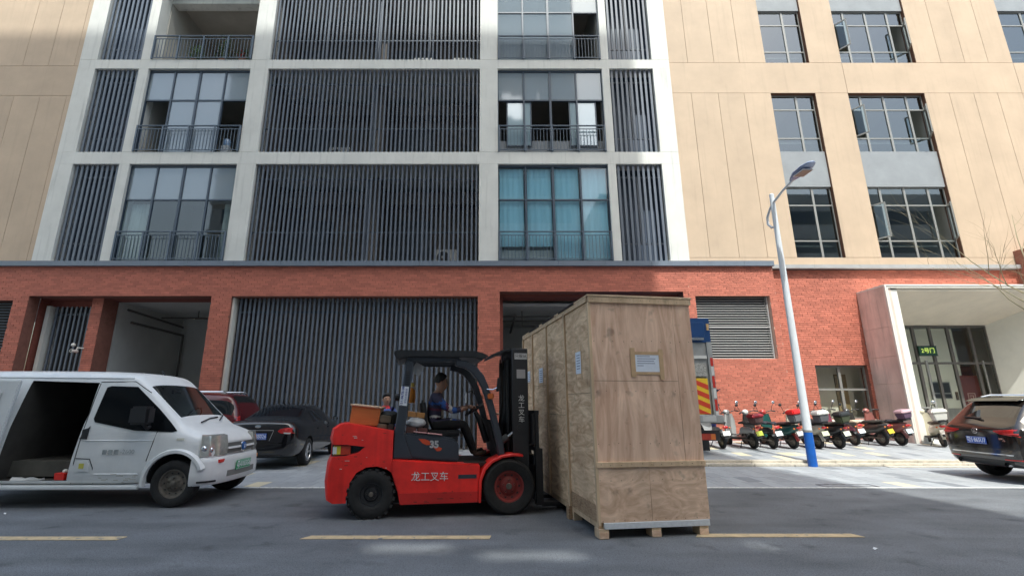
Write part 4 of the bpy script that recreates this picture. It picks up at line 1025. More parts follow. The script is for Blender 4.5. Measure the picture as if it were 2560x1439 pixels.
def person(name, label, loc, rz, J, mats, paint, hands, hairfn=True, cat='person', group=None, face=1):
    """J: joints (local x forward). returns thing"""
    T_ = thing(name, label, cat, loc, rz, group)
    names = list(J['v']); idx = {k: i for i, k in enumerate(names)}
    me = skinmesh([J['v'][k] for k in names], [(idx[a], idx[b]) for a, b in J['e']], idx['pelvis'])
    mb = MB()
    for h in hands: hand(mb, *h)
    # nose and ears
    hc = Vector(J['v']['head'][0]); fw = Vector(J['face']).normalized(); up = (Vector(J['v']['top'][0])-Vector(J['v']['neck2'][0])).normalized(); rt = fw.cross(up).normalized()
    hr = J['v']['head'][1] if not isinstance(J['v']['head'][1], tuple) else J['v']['head'][1][0]
    f0 = hc+fw*hr*.98
    mb.tube([f0+up*.015-fw*.015, f0-up*.02+fw*.012, f0-up*.03-fw*.004], [.006, .013, .009], 7)
    for s in (-1, 1): mb.sph(hc+rt*s*hr*.93-up*.012-fw*.01, (.02, .014, .03), 8, 6)
    bm = bmesh.new(); bm.from_mesh(me)
    m2 = mb.mesh('x', M_skin); bm.from_mesh(m2); bpy.data.meshes.remove(m2)
    n_body = len(me.polygons)
    bm.faces.ensure_lookup_table()
    for i, f in enumerate(bm.faces):
        f.smooth = True; f.material_index = paint(f.calc_center_median()) if i < n_body else 0
    ids = [f.material_index for f in bm.faces]; bm.to_mesh(me); bm.free()
    me.materials.clear()
    for m in mats: me.materials.append(m)
    me.polygons.foreach_set('material_index', ids); me.update()
    me.name = 'body'; body = link('body', me, T_)
    # hair cap
    hb = MB(); rings = []; top = Vector(J['v']['top'][0])
    bk = -fw
    for j in range(7):
        t = j/6*math.pi*.56; rings.append([hc+up*(.045+math.cos(t)*(hr+.012))+(fw*math.cos(a)+rt*math.sin(a))*(math.sin(t)*(hr+.004))-up*((.05 if math.cos(a) < -.1 else (-.01 if math.cos(a) < .45 else -.075))*(j/6)**2)-fw*.014 for a in [2*math.pi*k/16 for k in range(16)]])
    hb.loft(rings, cap=True).build('hair', M_hair, body, fix=True, smooth=70)
    if face:
        eb = MB()
        for s in (-1, 1):
            e_ = f0+rt*s*.032+up*.018-fw*.014
            MB().sph(e_, (.011, .011, .006), 8, 5).build('eye', M_black, body); MB().tube([e_+up*.018-rt*.016-fw*.002, e_+up*.021+fw*.002, e_+up*.018+rt*.016-fw*.002], .004, 5).build('eyebrow', M_hair, body)
        MB().tube([f0-up*.058-rt*.022-fw*.012, f0-up*.056-fw*.002, f0-up*.058+rt*.022-fw*.012], .005, 5).build('mouth', mat('lips', (.33, .13, .10), .6), body)
    return T_, body

# ---------------------------------------------------------------- forklift
def forklift():
    F = thing('forklift', 'red and dark grey counterbalance forklift carrying the plywood crate', 'forklift', (.148, 7.49, 0), 9.5)
    mr = mat('forklift_red', (.84, .026, .018), .42, var=.22, vscale=3.5, streak=.25, coat=.12, bump=.03, bscale=25); mg = mat('forklift_grey', (.035, .042, .055), .42, var=.15, vscale=5)
    mdk = mat('undercarriage', (.02, .018, .016), .8, var=.3)
    # counterweight with tail slot
    prof = [(-2.36, .24), (-2.385, .45), (-2.37, .70), (-2.335, .80), (-2.335, .92), (-2.36, 1.0), (-2.34, 1.13), (-2.27, 1.185), (-2.17, 1.2), (-1.585, 1.10), (-1.585, .56), (-1.64, .60), (-1.78, .645), (-1.92, .635), (-2.04, .57), (-2.11, .46), (-2.14, .33), (-2.15, .20), (-2.30, .20)]
    rings = []
    for y, k in ((-.535, .0), (-.53, .02), (-.5, .045), (-.3, .09), (0, .11), (.3, .09), (.5, .045), (.53, .02), (.535, .0)):
        rings.append([((x-k*(max(0, (-1.9-x))/.48) if z > .22 or True else x), y, z-(.03 if abs(y) > .532 and z > 1.05 else 0)) for x, z in prof])
    cw = MB(); n = len(prof); cw.loft(rings, cap=True)
    o = cw.build('counterweight', [mr, mg], None, fix=True)
    cut = MB()
    for s in (-1, 1): cut.prism([(-2.6, .925), (-2.2, .925), (-1.95, .895), (-2.03, .83), (-2.2, .785), (-2.6, .775)], 'y', s*.40, s*.7, 1)
    cut.m = [1]*len(cut.f)
    boolean(o, cut, [mr, mg]); b = bmesh.new(); b.from_mesh(o.data)
    ed = [e for e in b.edges if len(e.link_faces) == 2 and e.calc_face_angle(0) > .9]; bmesh.ops.bevel(b, geom=ed, offset=.022, segments=2, affect='EDGES', clamp_overlap=True); b.to_mesh(o.data); b.free(); shade(o.data, 35); o.parent = F; cwo = o
    for s in (-1, 1):
        tl = MB().box(-2.36, s*.42, .79, -2.14, s*.50, .915).build('tail_light', mat('tail_red', (.6, .05, .02), .25), cwo, bevel=.01)
        MB().box(-2.365, s*.415, .795, -2.26, s*.505, .91).build('lens_yellow', mat('lens_yellow', (.75, .6, .05), .25), tl, bevel=.008); MB().box(-2.37, s*.41, .80, -2.31, s*.508, .905).build('lens_white', mat('lens_white', (.75, .76, .74), .25), tl, bevel=.008)
    for a, z, l_ in ((-2.2, .72, .06), (-2.12, 1.03, .05), (-2.0, .98, .02), (-2.26, .62, .03), (-1.93, .76, .015)): MB().box(a, -.5375, z, a+l_, -.5345, z+.006).build('scratch', mat('scratch', (.6, .5, .45), .7), cwo)
    rs = random.Random(9)
    for q_ in range(16):
        a, z = rs.uniform(-2.3, -1.65), rs.choice((rs.uniform(.62, .78), rs.uniform(.93, 1.08), rs.uniform(.25, .6)))
        if z < .62 and a > -2.2: continue
        MB().box(a, -.5372, z, a+rs.uniform(.006, .05), -.5348, z+rs.uniform(.003, .012)).build('scratch', MATS['scratch'] if rs.random() < .5 else mat('rust_chip', (.12, .05, .03), .9), cwo)
    for q_ in range(10):
        a, z = rs.uniform(-1.42, -.5), rs.uniform(.19, .33); MB().box(a, -.5925, z, a+rs.uniform(.01, .08), -.5898, z+rs.uniform(.004, .01)).build('grime_mark', mat('grime', (.10, .03, .025), .9), F)
    for y_, k_ in ((-.16, 0), (-.08, .03), (.14, .02)): MB().tube([(-.05, y_, .7), (-.02, y_-.02, 1.0+k_), (.04, y_, 1.5), (.03, y_+.01, 1.95), (.12, y_, 2.12+k_), (.2, y_, 1.8)], .014, 6).build('hydraulic_hose', M_black, F, smooth=60)
    # chassis, red side skirts
    MB().box(-1.62, -.36, .16, .05, .36, .62).build('chassis', mdk, F)
    MB().box(-2.1, -.40, .25, -1.6, .40, .5).build('steer_axle', mdk, F)
    for s in (-1, 1):
        sk = MB().prism([(-1.585, .735), (-.68, .67), (-.40, .65), (-.415, .40), (-.43, .17), (-1.46, .17), (-1.50, .33), (-1.585, .56)], 'y', s*.585, s*.36).build('side_skirt', mr, F, bevel=.015)
        MB().prism([(-1.46, .175), (-.435, .175), (-.43, .31), (-1.475, .31)], 'y', s*.590, s*.58).build('skirt_fold', mat('forklift_red_low', (.55, .02, .016), .45, var=.2), sk)
        MB().box(-.70, s*.588, .475, -.45, s*.575, .525).build('step_slot', mg, sk)
        # front fender
        pts = [(-.43, .17), (-.42, .45), (-.36, .60), (-.25, .705), (-.10, .765), (.05, .785), (.20, .77)]
        m = MB(); inner = [(-.39, .17), (-.38, .44), (-.325, .575), (-.23, .67), (-.09, .73), (.05, .75), (.2, .74)]
        m.prism(pts+inner[::-1], 'y', s*.62, s*.30); m.build('fender', mr, F, bevel=.008, seg=1)
        # guard pillars
        rp = MB().prism([(-1.585, .735), (-1.31, .725), (-1.44, 1.05), (-1.345, 2.05), (-1.46, 2.06), (-1.575, 1.1)], 'y', s*.52, s*.40).build('rear_pillar', mg, F, bevel=.012, seg=1)
        if s < 0:
            for k in range(8): MB().box(-1.455+.0085*(8-k)*0+.007*k*0, -.524, 1.72+k*.024, -1.40, -.519, 1.731+k*.024).build('vent_slot', M_black, rp)
            st = MB().rbox(Matrix.Translation((-1.466, -.5225, 1.56)) @ Matrix.Rotation(R(4.5), 4, 'Y'), (.105, .003, .26)).build('phone_sticker', mat('sticker_white', (.75, .77, .8), .6), rp)
            ud = (math.sin(R(4.5)), 0, math.cos(R(4.5))); text('15118678108', .048, st, TM((-1.49, -.5245, 1.56), ud, (-ud[2], 0, ud[0])), mat('sticker_blue', (.02, .05, .25), .6), 'sticker_digits', bold=.001)
            text('求购出租维修', .034, st, TM((-1.437, -.5245, 1.56), ud, (-ud[2], 0, ud[0])), MATS['sticker_blue'], 'sticker_lettering')
        path = [(-.03, .735), (-.07, .96), (-.19, 1.42), (-.275, 1.70), (-.34, 1.85), (-.44, 1.97), (-.58, 2.05), (-.74, 2.075)]
        path2 = [(-.13, .735), (-.165, .96), (-.285, 1.42), (-.37, 1.67), (-.44, 1.80), (-.53, 1.90), (-.64, 1.96), (-.76, 1.985)]
        MB().prism(path+path2[::-1], 'y', s*.52, s*.43).build('front_pillar', mg, F, bevel=.012, seg=1)
        wheel(F, 0, s*.50, .36, .24, .205, 'steel', s, mat('rim_red', (.26, .035, .03), .55, var=.3, vscale=10), lugs=0)
        wheel(F, -1.84, s*.46, .298, .19, .155, 'steel', s, M_bmet, lugs=20)
    # overhead guard: frame bars under a rain sheet
    MB().prism([(-1.64, 2.17), (-1.56, 2.195), (-.50, 2.20), (-.37, 2.175), (-.27, 2.13), (-.36, 2.075), (-.48, 2.10), (-1.40, 2.10), (-1.57, 2.06), (-1.60, 2.08)], 'y', -.56, .56).build('guard_roof', mat('guard_black', (.014, .015, .017), .45), F, bevel=.012)
    for s in (-1, 1): MB().box(-1.46, s*.50, 2.04, -.70, s*.44, 2.105).build('guard_rail', mg, F, bevel=.01)
    for y in (-.3, -.1, .1, .3): MB().box(-1.4, y-.015, 2.06, -.66, y+.015, 2.105).build('guard_bar', mg, F)
    # hood and seat deck
    hd = MB().prism([(-1.43, .735), (-1.44, 1.075), (-.80, 1.00), (-.72, .965), (-.69, .90), (-.68, .675)], 'y', -.50, .50).build('hood', mat('hood_slate', (.03, .037, .05), .3, coat=.3, var=.12), F, bevel=.03)
    mo = mat('decal_orange', (.55, .07, .02), .5)
    for q in ([(-1.25, .99), (-1.16, .985), (-1.09, .955), (-1.08, .91), (-1.13, .905), (-1.19, .93)], [(-1.07, .90), (-.98, .885), (-.92, .86), (-.94, .83), (-.99, .825)]): MB().prism(q, 'y', -.5045, -.499).build('decal_flash', mo, hd)
    text('35', .125, hd, TM((-1.03, -.5065, .91), (1,0,-.03), (0,0,1)), mat('decal_silver', (.42, .43, .43), .5), 'hood_number', bold=.006)
    mwht = mat('decal_white', (.72, .72, .70), .6)
    text('龙工叉车', .125, F, TM((-1.08, -.5935, .505), (1, 0, -.02), (0, 0, 1)), mwht, 'side_lettering')
    MB().box(-.69, -.48, .62, -.1, .48, .665).build('floor_plate', mdk, F)
    fp = MB().prism([(-.10, .66), (.0, .66), (-.16, 1.22), (-.26, 1.24)], 'y', -.42, .42).build('dash_panel', mdk, F, bevel=.02)
    sc_ = MB().tube([(-.22, 0, .9), (-.34, 0, 1.25), (-.40, 0, 1.34)], [.05, .045, .03], 10).build('steering_column', M_black, F, smooth=50)
    sw = MB().lathe([(.155, -.014), (.172, 0), (.155, .014), (.142, 0), (.155, -.014)], ax='z', n=24).box(-.15, -.012, -.006, .15, .012, .006).box(-.012, -.15, -.005, .012, .15, .005).build('steering_wheel', M_black, F, smooth=50); sw.location = (-.415, 0, 1.37); sw.rotation_euler = (0, R(-32), 0)
    for y in (.2, .27): MB().tube([(-.3, y, 1.2), (-.36, y, 1.38)], .01).build('lever', M_black, F)
    se = MB().box(-1.13, -.24, 1.0, -.62, .24, 1.085).build('seat_cushion', M_black, F, bevel=.03); MB().rbox(Matrix.Translation((-1.17, 0, 1.28)) @ Matrix.Rotation(R(-8), 4, 'Y'), (.09, .44, .46)).build('seat_back', M_black, F, bevel=.035)
    MB().box(-1.08, -.25, .93, -.68, .25, 1.0).build('seat_base', M_black, F)
    # mirrors, orange indicators, beacon, work lamps
    mi_ = MB().rbox(Matrix.Translation((-.15, -.62, 1.72)) @ Matrix.Rotation(R(8), 4, 'Y'), (.035, .11, .2)).build('mirror', M_black, F, bevel=.012); MB().tube([(-.31, -.5, 1.66), (-.22, -.58, 1.65), (-.16, -.62, 1.68)], .01).build('mirror_arm', M_chrome, mi_)
    m2 = MB().rbox(Matrix.Translation((-.50, .42, 1.55)), (.02, .09, .17)).build('mirror', M_chrome, F, bevel=.008)
    MB().tube([(-.5, .44, 1.62), (-.4, .46, 1.66), (-.34, .46, 1.6)], .01).build('mirror_arm', M_bmet, m2)
    for s in (-1, 1): MB().box(-.29, s*.56, 1.52, -.2, s*.48, 1.6).build('indicator', mat('lamp_orange', (.6, .16, .03), .3), F, bevel=.012)
    MB().lathe([(0, 1.46), (.05, 1.47), (.065, 1.56), (.05, 1.66), (.02, 1.70), (0, 1.70)], (-1.36, .30, 0), 'z', 14).build('beacon', mat('beacon_orange', (.65, .22, .02), .25), F, smooth=50)
    MB().lathe([(.04, 1.71), (.035, 1.77), (.0, 1.78)], (-1.36, .30, 0), 'z', 12).build('beacon_cap', mat('beacon_yellow', (.7, .5, .1), .4), F, smooth=50)
    ha = MB().lathe([(.0, -.06), (.05, -.05), (.06, .05), (.0, .06)], (-1.56, .2, 1.55), 'x', 12).build('work_lamp', M_black, F, smooth=50)
    MB().rbox(Matrix.Translation((-1.29, -.36, 1.94)) @ Matrix.Rotation(.5, 4, 'Y'), (.14, .02, .16)).build('plastic_scrap', mat('scrap_grey', (.4, .4, .4), .5), F)
    # mast
    for s in (-1, 1):
        mc = MB().box(.09, s*.43, .10, .33, s*.33, 2.26).build('mast_channel', M_bmet, F, bevel=.006, seg=1)
        MB().box(.13, s*.325, .14, .29, s*.255, 2.24).build('inner_channel', M_black, mc)
        MB().tube([(.06, s*.28, .3), (.06, s*.28, 2.1)], .035, 10).build('lift_cylinder', M_black, mc)
        MB().tube([(.03, s*.2, .3), (.03, s*.2, 2.15)], .012, 6).build('chain', M_black, mc)
        MB().tube([(-.12, s*.40, .90), (.02, s*.40, 1.0)], .05, 10).build('tilt_cylinder', mat('cyl_grey', (.05, .055, .06), .5), F, smooth=50); MB().tube([(.02, s*.40, 1.0), (.2, s*.40, 1.12)], .022, 10).build('tilt_rod', M_chrome, F, smooth=50)
        MB().lathe([(.055, -.04), (.055, .04), (0, .04), (0, -.04), (.055, -.04)], (.21, s*.40, 1.12), n=14).build('tilt_pin', M_bmet, F)
        fk = MB().prism([(.47, .10), (.53, .10), (.53, .82), (.47, .82)], 'y', s*.36, s*.22).prism([(.53, .045), (1.75, .06), (1.75, .085), (.53, .105), (.47, .10)], 'y', s*.36, s*.22).build('fork', M_bmet, F, bevel=.004, seg=1)
    for z in (.35, 1.2, 2.14): MB().box(.10, -.33, z, .16, .33, z+.09).build('mast_crossbar', M_bmet, F)
    MB().prism([(-.20, 2.13), (.0, 2.22), (.30, 2.24), (.30, 2.26), (-.02, 2.25), (-.20, 2.17)], 'y', -.40, .40).build('mast_visor', M_bmet, F)
    MB().box(.13, -.1, 2.26, .3, .1, 2.30).build('mast_cap', M_black, F)
    cr_ = MB().box(.38, -.50, .62, .44, .50, .74).box(.38, -.50, .16, .44, .50, .28).build('carriage', M_bmet, F)
    cr2 = MB().box(.36, -.34, .28, .42, .34, .62).build('carriage_plate', M_black, F)
    bk_ = MB().box(.40, -.52, .80, .46, .52, .86).box(.40, -.52, 1.30, .46, .52, 1.36).build('load_backrest', M_bmet, F)
    for y in (-.50, -.25, 0, .25, .50): MB().box(.405, y-.02, .86, .455, y+.02, 1.30).build('backrest_bar', M_bmet, F)
    MB().box(.40, -.53, .1, .50, -.42, .84).build('fork_carrier_end', M_black, F); MB().box(.40, .42, .1, .50, .53, .84).build('fork_carrier_end', M_black, F)
    MB().box(.36, -.525, .9, .395, -.36, 1.32).build('backrest_plate', M_black, F)
    for i, ch in enumerate('龙工叉车'): text(ch, .095, F, TM((.225, -.4335, 1.53-i*.1), (1, 0, 0), (0, 0, 1)), mwht, 'mast_lettering')
    MB().box(.16, -.4335, 1.82, .29, -.43, 1.95).build('mast_sticker', mat('sticker_dim', (.35, .34, .34), .6), F)
    q = MB().box(.13, -.4335, 2.10, .32, -.43, 2.19).build('mast_plate', mat('plate_dim', (.5, .5, .5), .6), F); text('只服从', .06, q, TM((.225, -.4355, 2.145), (1,0,0), (0,0,1)), M_black, 'plate_lettering')
    return F
FK = forklift()
FM = Matrix.Translation((.148, 7.49, 0)) @ Matrix.Rotation(R(9.5), 4, 'Z')
def fl(x, y, z): return FM @ Vector((x, y, z))

# driver
mshirt = mat('shirt_navy', (.045, .04, .075), .9, var=.25, vscale=12); mblue = mat('shirt_blue', (.03, .09, .30), .9); mgrey = mat('shirt_grey', (.45, .43, .42), .9); mmar = mat('shirt_maroon', (.12, .03, .06), .9); mtr = mat('trousers_black', (.008, .008, .009), .9); mshoe = mat('shoe_brown', (.06, .035, .02), .7)
v = {'pelvis': ((-1.02, 0, 1.16), (.15, .12)), 'belly': ((-1.03, 0, 1.28), (.16, .115)), 'chest': ((-1.0, 0, 1.43), (.17, .12)), 'sh': ((-.98, 0, 1.56), (.12, .085)), 'neck': ((-.965, 0, 1.625), .056), 'neck2': ((-.95, 0, 1.66), .058), 'jaw': ((-.915, 0, 1.69), (.072, .082)), 'head': ((-.92, 0, 1.77), (.092, .108)), 'top': ((-.935, 0, 1.85), (.078, .09))}
for s, k in ((-1, 'r'), (1, 'l')):
    v.update({k+'sh': ((-.99, s*.17, 1.53), .065), k+'up': ((-.92, s*.225, 1.46), .058), k+'el': ((-.76, s*.24, 1.355), .048), k+'fo': ((-.64, s*.19, 1.375), .043), k+'wr': ((-.53, s*.145, 1.405), .03),
              k+'hip': ((-.98, s*.10, 1.14), .095), k+'th': ((-.78, s*.15, 1.175), .085), k+'kn': ((-.575, s*.17, 1.16), .066), k+'ca': ((-.50, s*.17, .98), .056), k+'an': ((-.43, s*.16, .79), .042), k+'he': ((-.42, s*.16, .735), .042), k+'to': ((-.24, s*.16, .78), .036)})
e = [('pelvis','belly'),('belly','chest'),('chest','sh'),('sh','neck'),('neck','neck2'),('neck2','jaw'),('jaw','head'),('head','top')]
for k in 'rl': e += [('sh',k+'sh'),(k+'sh',k+'up'),(k+'up',k+'el'),(k+'el',k+'fo'),(k+'fo',k+'wr'),('pelvis',k+'hip'),(k+'hip',k+'th'),(k+'th',k+'kn'),(k+'kn',k+'ca'),(k+'ca',k+'an'),(k+'an',k+'he'),(k+'he',k+'to')]
def dpaint(c):
    x, y, z = c
    if z > 1.615: return 0
    if x > -.67 and z > 1.28: return 0 if x > -.645 else 1
    if z < .80: return 6
    if z < 1.215 and not (x < -.95 and z > 1.2): return 5
    if abs(y) > .19 and x > -.92: return 2 if x < -.86 else (4 if x < -.82 else (3 if x < -.77 else (2 if x < -.70 else 1)))
    if 1.255 < z < 1.29: return 3
    if 1.36 < z < 1.40: return 4
    if 1.44 < z < 1.475: return 2
    return 1
drv, _ = person('person', 'man in a striped navy pullover and black trousers driving the forklift', fl(0, 0, 0), 9.5, {'v': v, 'e': e, 'face': (1, .05, -.25)}, [M_skin, mshirt, mblue, mgrey, mmar, mtr, mshoe], dpaint,
    [((-.53, -.145, 1.405), (.9, .15, .12), (0, .2, 1), .75, 0, 1.0, -1), ((-.53, .145, 1.405), (.9, -.15, .12), (0, -.2, 1), .75, 0, 1.0, 1)])
# things lying on the forklift
ob = thing('orange_crate', 'open orange wooden box with pale rim on the forklift counterweight', 'box', fl(-2.0, -.02, 1.172), 9.5-3)
ob.rotation_euler = (0, R(6), R(7)); mop = mat('orange_board', (.50, .17, .045), .6, var=.15, vscale=4, stretch=(1, 1, 4)); mor = mat('pale_rim', (.62, .45, .30), .7)
for nm, a in (('side_board', (-.2, -.24, 0, .2, -.222, .24)), ('side_board', (-.2, .222, 0, .2, .24, .24)), ('end_board', (-.2, -.22, 0, -.182, .22, .24)), ('end_board', (.182, -.22, 0, .2, .22, .24))): MB().box(*a).build(nm, mop if nm[0] == 's' else mor, ob)
MB().box(-.225, -.262, .24, .225, .262, .262).build('lid_board', mor, ob, bevel=.004, seg=1)
mblk = [mat('timber_block', (.13, .105, .07), .9, var=.3, vscale=9, stretch=(1, 5, 5)), mat('timber_dark', (.035, .03, .025), .9, var=.3)]
blocks = [(-1.73, -.28, 1.135, .13, .3, .1, 0, 'pale-ended timber block at the bottom right of the pile on the forklift counterweight'), (-1.78, -.1, 1.14, .1, .3, .1, 1, 'dark timber block lying behind the others on the forklift counterweight'), (-1.72, -.22, 1.245, .15, .36, .1, 0, 'upper pale-ended timber block on the forklift counterweight pile'),
          (-1.63, -.30, 1.13, .08, .32, .1, 1, 'dark timber block against the rear pillar of the forklift'), (-1.62, -.12, 1.24, .09, .4, .12, 1, 'upper dark timber block next to the rear pillar of the forklift')]
for x, y, z, a, b_, c, k, lab in blocks:
    o = MB().box(-a/2, -b_/2, -c/2, a/2, b_/2, c/2).build('timber_block', mblk[k], None, bevel=.01); o.location = fl(x, y, z+.0); o.rotation_euler = (0, R(6), R(9.5+random.uniform(-14, 14))); tag(o, lab, 'timber', 'timber blocks on the forklift')
def rag(name, label, cat, loc, dims, m, seed, rz=0):
    rn = random.Random(seed); b_ = MB(); b_.sph((0, 0, dims[2]/2), (dims[0]/2, dims[1]/2, dims[2]/2), 18, 12)
    b_.v = [(x*(1+rn.uniform(-.14, .14)), y*(1+rn.uniform(-.14, .14)), max(0, z*(1+rn.uniform(-.2, .2)))) for x, y, z in b_.v]
    o = b_.build(name, m, None, smooth=50, fix=True, sub=1); o.location = loc; o.rotation_euler.z = R(rz); return tag(o, label, cat)
rag('black_tarp', 'crumpled dark tarp draped over the timber on the forklift counterweight', 'tarp', fl(-1.68, -.05, 1.23), (.34, .34, .12), mat('tarp', (.018, .02, .018), .6), 4, 9)
rag('plastic_bag', 'crumpled grey plastic bag between forklift pillar and driver seat', 'bag', fl(-1.29, -.3, 1.11), (.3, .24, .16), mat('bag_grey', (.42, .43, .44), .35), 5, 9)
for x, k in ((-1.36, 0), (-1.2, 1)):
    o = MB().box(-.07, -.12, 0, .07, .12, .09).build('timber_block', mat('timber_red', (.09, .04, .035), .9, var=.3), None, bevel=.008); o.location = fl(x, -.32, 1.05-.008*k*2); o.rotation_euler = (0, R(6.5), R(9.5)); tag(o, ('dark red block under the grey bag, nearer the forklift pillar', 'dark red block under the grey bag, nearer the driver seat')[k], 'timber', 'dark blocks on the forklift hood')
wb = thing('wooden_case', 'small varnished wooden case lying on the grey bag behind the driver seat', 'case', fl(-1.29, -.22, 1.265), 9.5); wb.rotation_euler = (0, R(6), R(9.5))
mvar = mat('varnished_wood', (.42, .20, .06), .4, var=.2, vscale=6)
for i in (-1, 1): MB().box(-.12 if i < 0 else .002, -.1, -.0, -.002 if i < 0 else .12, .1, .075).build('case_half', mvar, wb, bevel=.005, seg=1)
pc = MB().box(-.2, -.08, 0, .2, .08, .012).build('pink_cloth', mat('pink_cloth', (.50, .27, .27), .9), None, bevel=.004, seg=1); pc.location = fl(-1.12, -.42, 1.052); pc.rotation_euler = (0, R(6.8), R(9.5)); tag(pc, 'folded pink cloth lying on the edge of the forklift hood', 'cloth')

tl_ = MB().loft([[(-.05+.012*math.sin(k*1.3), .0+.012*math.cos(k*2), -.03*k) , (.05+.01*math.sin(k), .01*math.cos(k*1.7), -.03*k), (.05+.01*math.sin(k), .012+.01*math.cos(k*1.7), -.03*k), (-.05+.012*math.sin(k*1.3), .012+.012*math.cos(k*2), -.03*k)] for k in range(7)]).build('white_towel', mat('towel_white', (.72, .74, .78), .9), None, smooth=60, fix=True)
tl_.location = fl(-.72, -.10, 1.40); tl_.rotation_euler.z = R(9.5); tag(tl_, 'white towel hanging beside the forklift driver below his sleeve', 'towel')
# ---------------------------------------------------------------- parked cars
M_redl = mat('lamp_red', (.45, .015, .015), .15, coat=.5, var=.3, vscale=25); M_clear = mat('lamp_clearlens', (.6, .6, .6), .1, metal=.3)
def car_common(V, axles, R_, W, rr, yw, style='alloy'):
    for xa in axles:
        for s in (-1, 1): wheel(V, xa, s*yw, R_, W, rr, style, s, M_rimal if style == 'alloy' else None)
def arches(body, axles, r, z, mats, dark, hw):
    c = MB()
    for xw in axles:
        for s in (-1, 1): c.lathe([(0, s*(hw-.32)), (r, s*(hw-.32)), (r, s*1.3), (0, s*1.3)], (xw, 0, z), n=28)
    c.m = [dark]*len(c.f); boolean(body, c, mats)
def sedan():
    V = thing('sedan_car', 'black sedan seen from behind, parked between the white van and the forklift', 'car', (-5.39, 12.24, 0), 93)
    mp = mat('black_paint', (.006, .006, .008), .12, coat=1.0); mg = mat('sedan_glass', (.012, .014, .018), .04); mdk = mat('wheel_well', (.006, .006, .006), .9)
    S = [(-.99, .42, .62, .88, .93, .50, .56, .52, .40, .01), (-.95, .30, .60, .97, 1.03, .72, .80, .72, .60, .02), (-.82, .24, .60, .985, 1.065, .80, .865, .80, .68, .02), (-.35, .22, .62, .975, 1.085, .84, .885, .83, .68, .02), (-.22, .22, .62, .975, 1.10, .84, .885, .83, .67, .02),
         (.52, .22, .62, .97, 1.395, .84, .885, .83, .56, .02), (.66, .22, .62, .97, 1.425, .84, .885, .83, .56, .025), (1.25, .22, .62, .965, 1.455, .84, .885, .83, .57, .03), (1.70, .22, .62, .96, 1.425, .84, .885, .83, .56, .03), (2.50, .22, .62, .93, 1.02, .84, .885, .82, .66, .02), (3.1, .24, .6, .84, .92, .83, .87, .78, .6, .02), (3.42, .26, .55, .70, .78, .72, .78, .68, .5, .02), (3.52, .34, .5, .6, .66, .5, .55, .5, .4, .01)]
    def tf(j, b, xa, xb):
        if j in (4, 8) and b in (7, 8): return 1
        if j in (5, 6, 7) and b == 5: return 1
        return 0
    mats = [mp, mg, mdk]; body = carbody(S, tf, mats); arches(body, (0, 2.65), .37, .33, mats, 2, .885); bv = bvh_of(body)
    split(body, ['body_shell', 'window_glass', 'wheel_well'], V)
    for s in (-1, 1):
        tl = patch(bv, [(s*.80, .95), (s*.50, .90), (s*.45, .85), (s*.52, .80), (s*.70, .775), (s*.80, .80)], 'x', -1, 'tail_light', M_redl, V, .008)
        patch(bv, [(s*.74, .815), (s*.58, .82), (s*.60, .79), (s*.72, .785)], 'x', -1, 'reverse_lens', M_clear, tl, .012)
        patch(bv, [(s*.66, .915), (s*.60, .905), (s*.61, .86), (s*.66, .86)], 'x', -1, 'brake_lens', mat('lamp_bright', (.6, .06, .06), .2), tl, .012)
        MB().box(1.98, s*.86, .98, 2.12, s*1.0, 1.12).build('mirror', mp, V, bevel=.03); MB().rbox(Matrix.Translation((1.97, s*.93, 1.05)), (.01, .11, .1)).build('mirror_glass', M_chrome, V)
        for x in (.62, 1.55): patch(bv, [(x, .86), (x+.2, .86), (x+.2, .83), (x, .83)], 'y', s, 'door_handle', mp, V, .02)
        b_ = MB(); L = []
        for x, z in ((.45, .99), (.9, .995), (2.1, .99)):
            h = bv.ray_cast(Vector((x, s*3, z)), Vector((0, -s, 0)))
            if h[0] is not None: L.append(h[0])
        if len(L) > 1: MB().tube(L, .007, 5).build('belt_trim', M_bmet, V)
    patch(bv, [(-.36, .88), (.36, .88), (.36, .86), (-.36, .86)], 'x', -1, 'chrome_strip', M_chrome, V, .012); patch(bv, [(-.37, .865), (-.355, .865), (-.275, .64), (-.29, .64)], 'x', -1, 'chrome_strip', M_chrome, V, .012); patch(bv, [(.355, .865), (.37, .865), (.29, .64), (.275, .64)], 'x', -1, 'chrome_strip', M_chrome, V, .012)
    h = bv.ray_cast(Vector((-5, 0, .75)), Vector((1, 0, 0)))[0]; plate(V, (h.x-.02, .0, .735), (0, -1, 0), (-.05, 0, 1), '粤K·BS026', M_plb, M_pltx)
    patch(bv, [(.07*math.cos(t), .955+.034*math.sin(t)) for t in [k*.52 for k in range(12)]], 'x', -1, 'badge', M_chrome, V, .01)
    patch(bv, [(-.78, .60), (.78, .60), (.78, .57), (-.78, .57)], 'x', -1, 'bumper_crease', mp, V, .016)
    patch(bv, [(-.6, .33), (.6, .33), (.55, .25), (-.55, .25)], 'x', -1, 'bumper_valance', M_black, V, .008)
    car_common(V, (0, 2.65), .315, .205, .215, .785)
sedan()
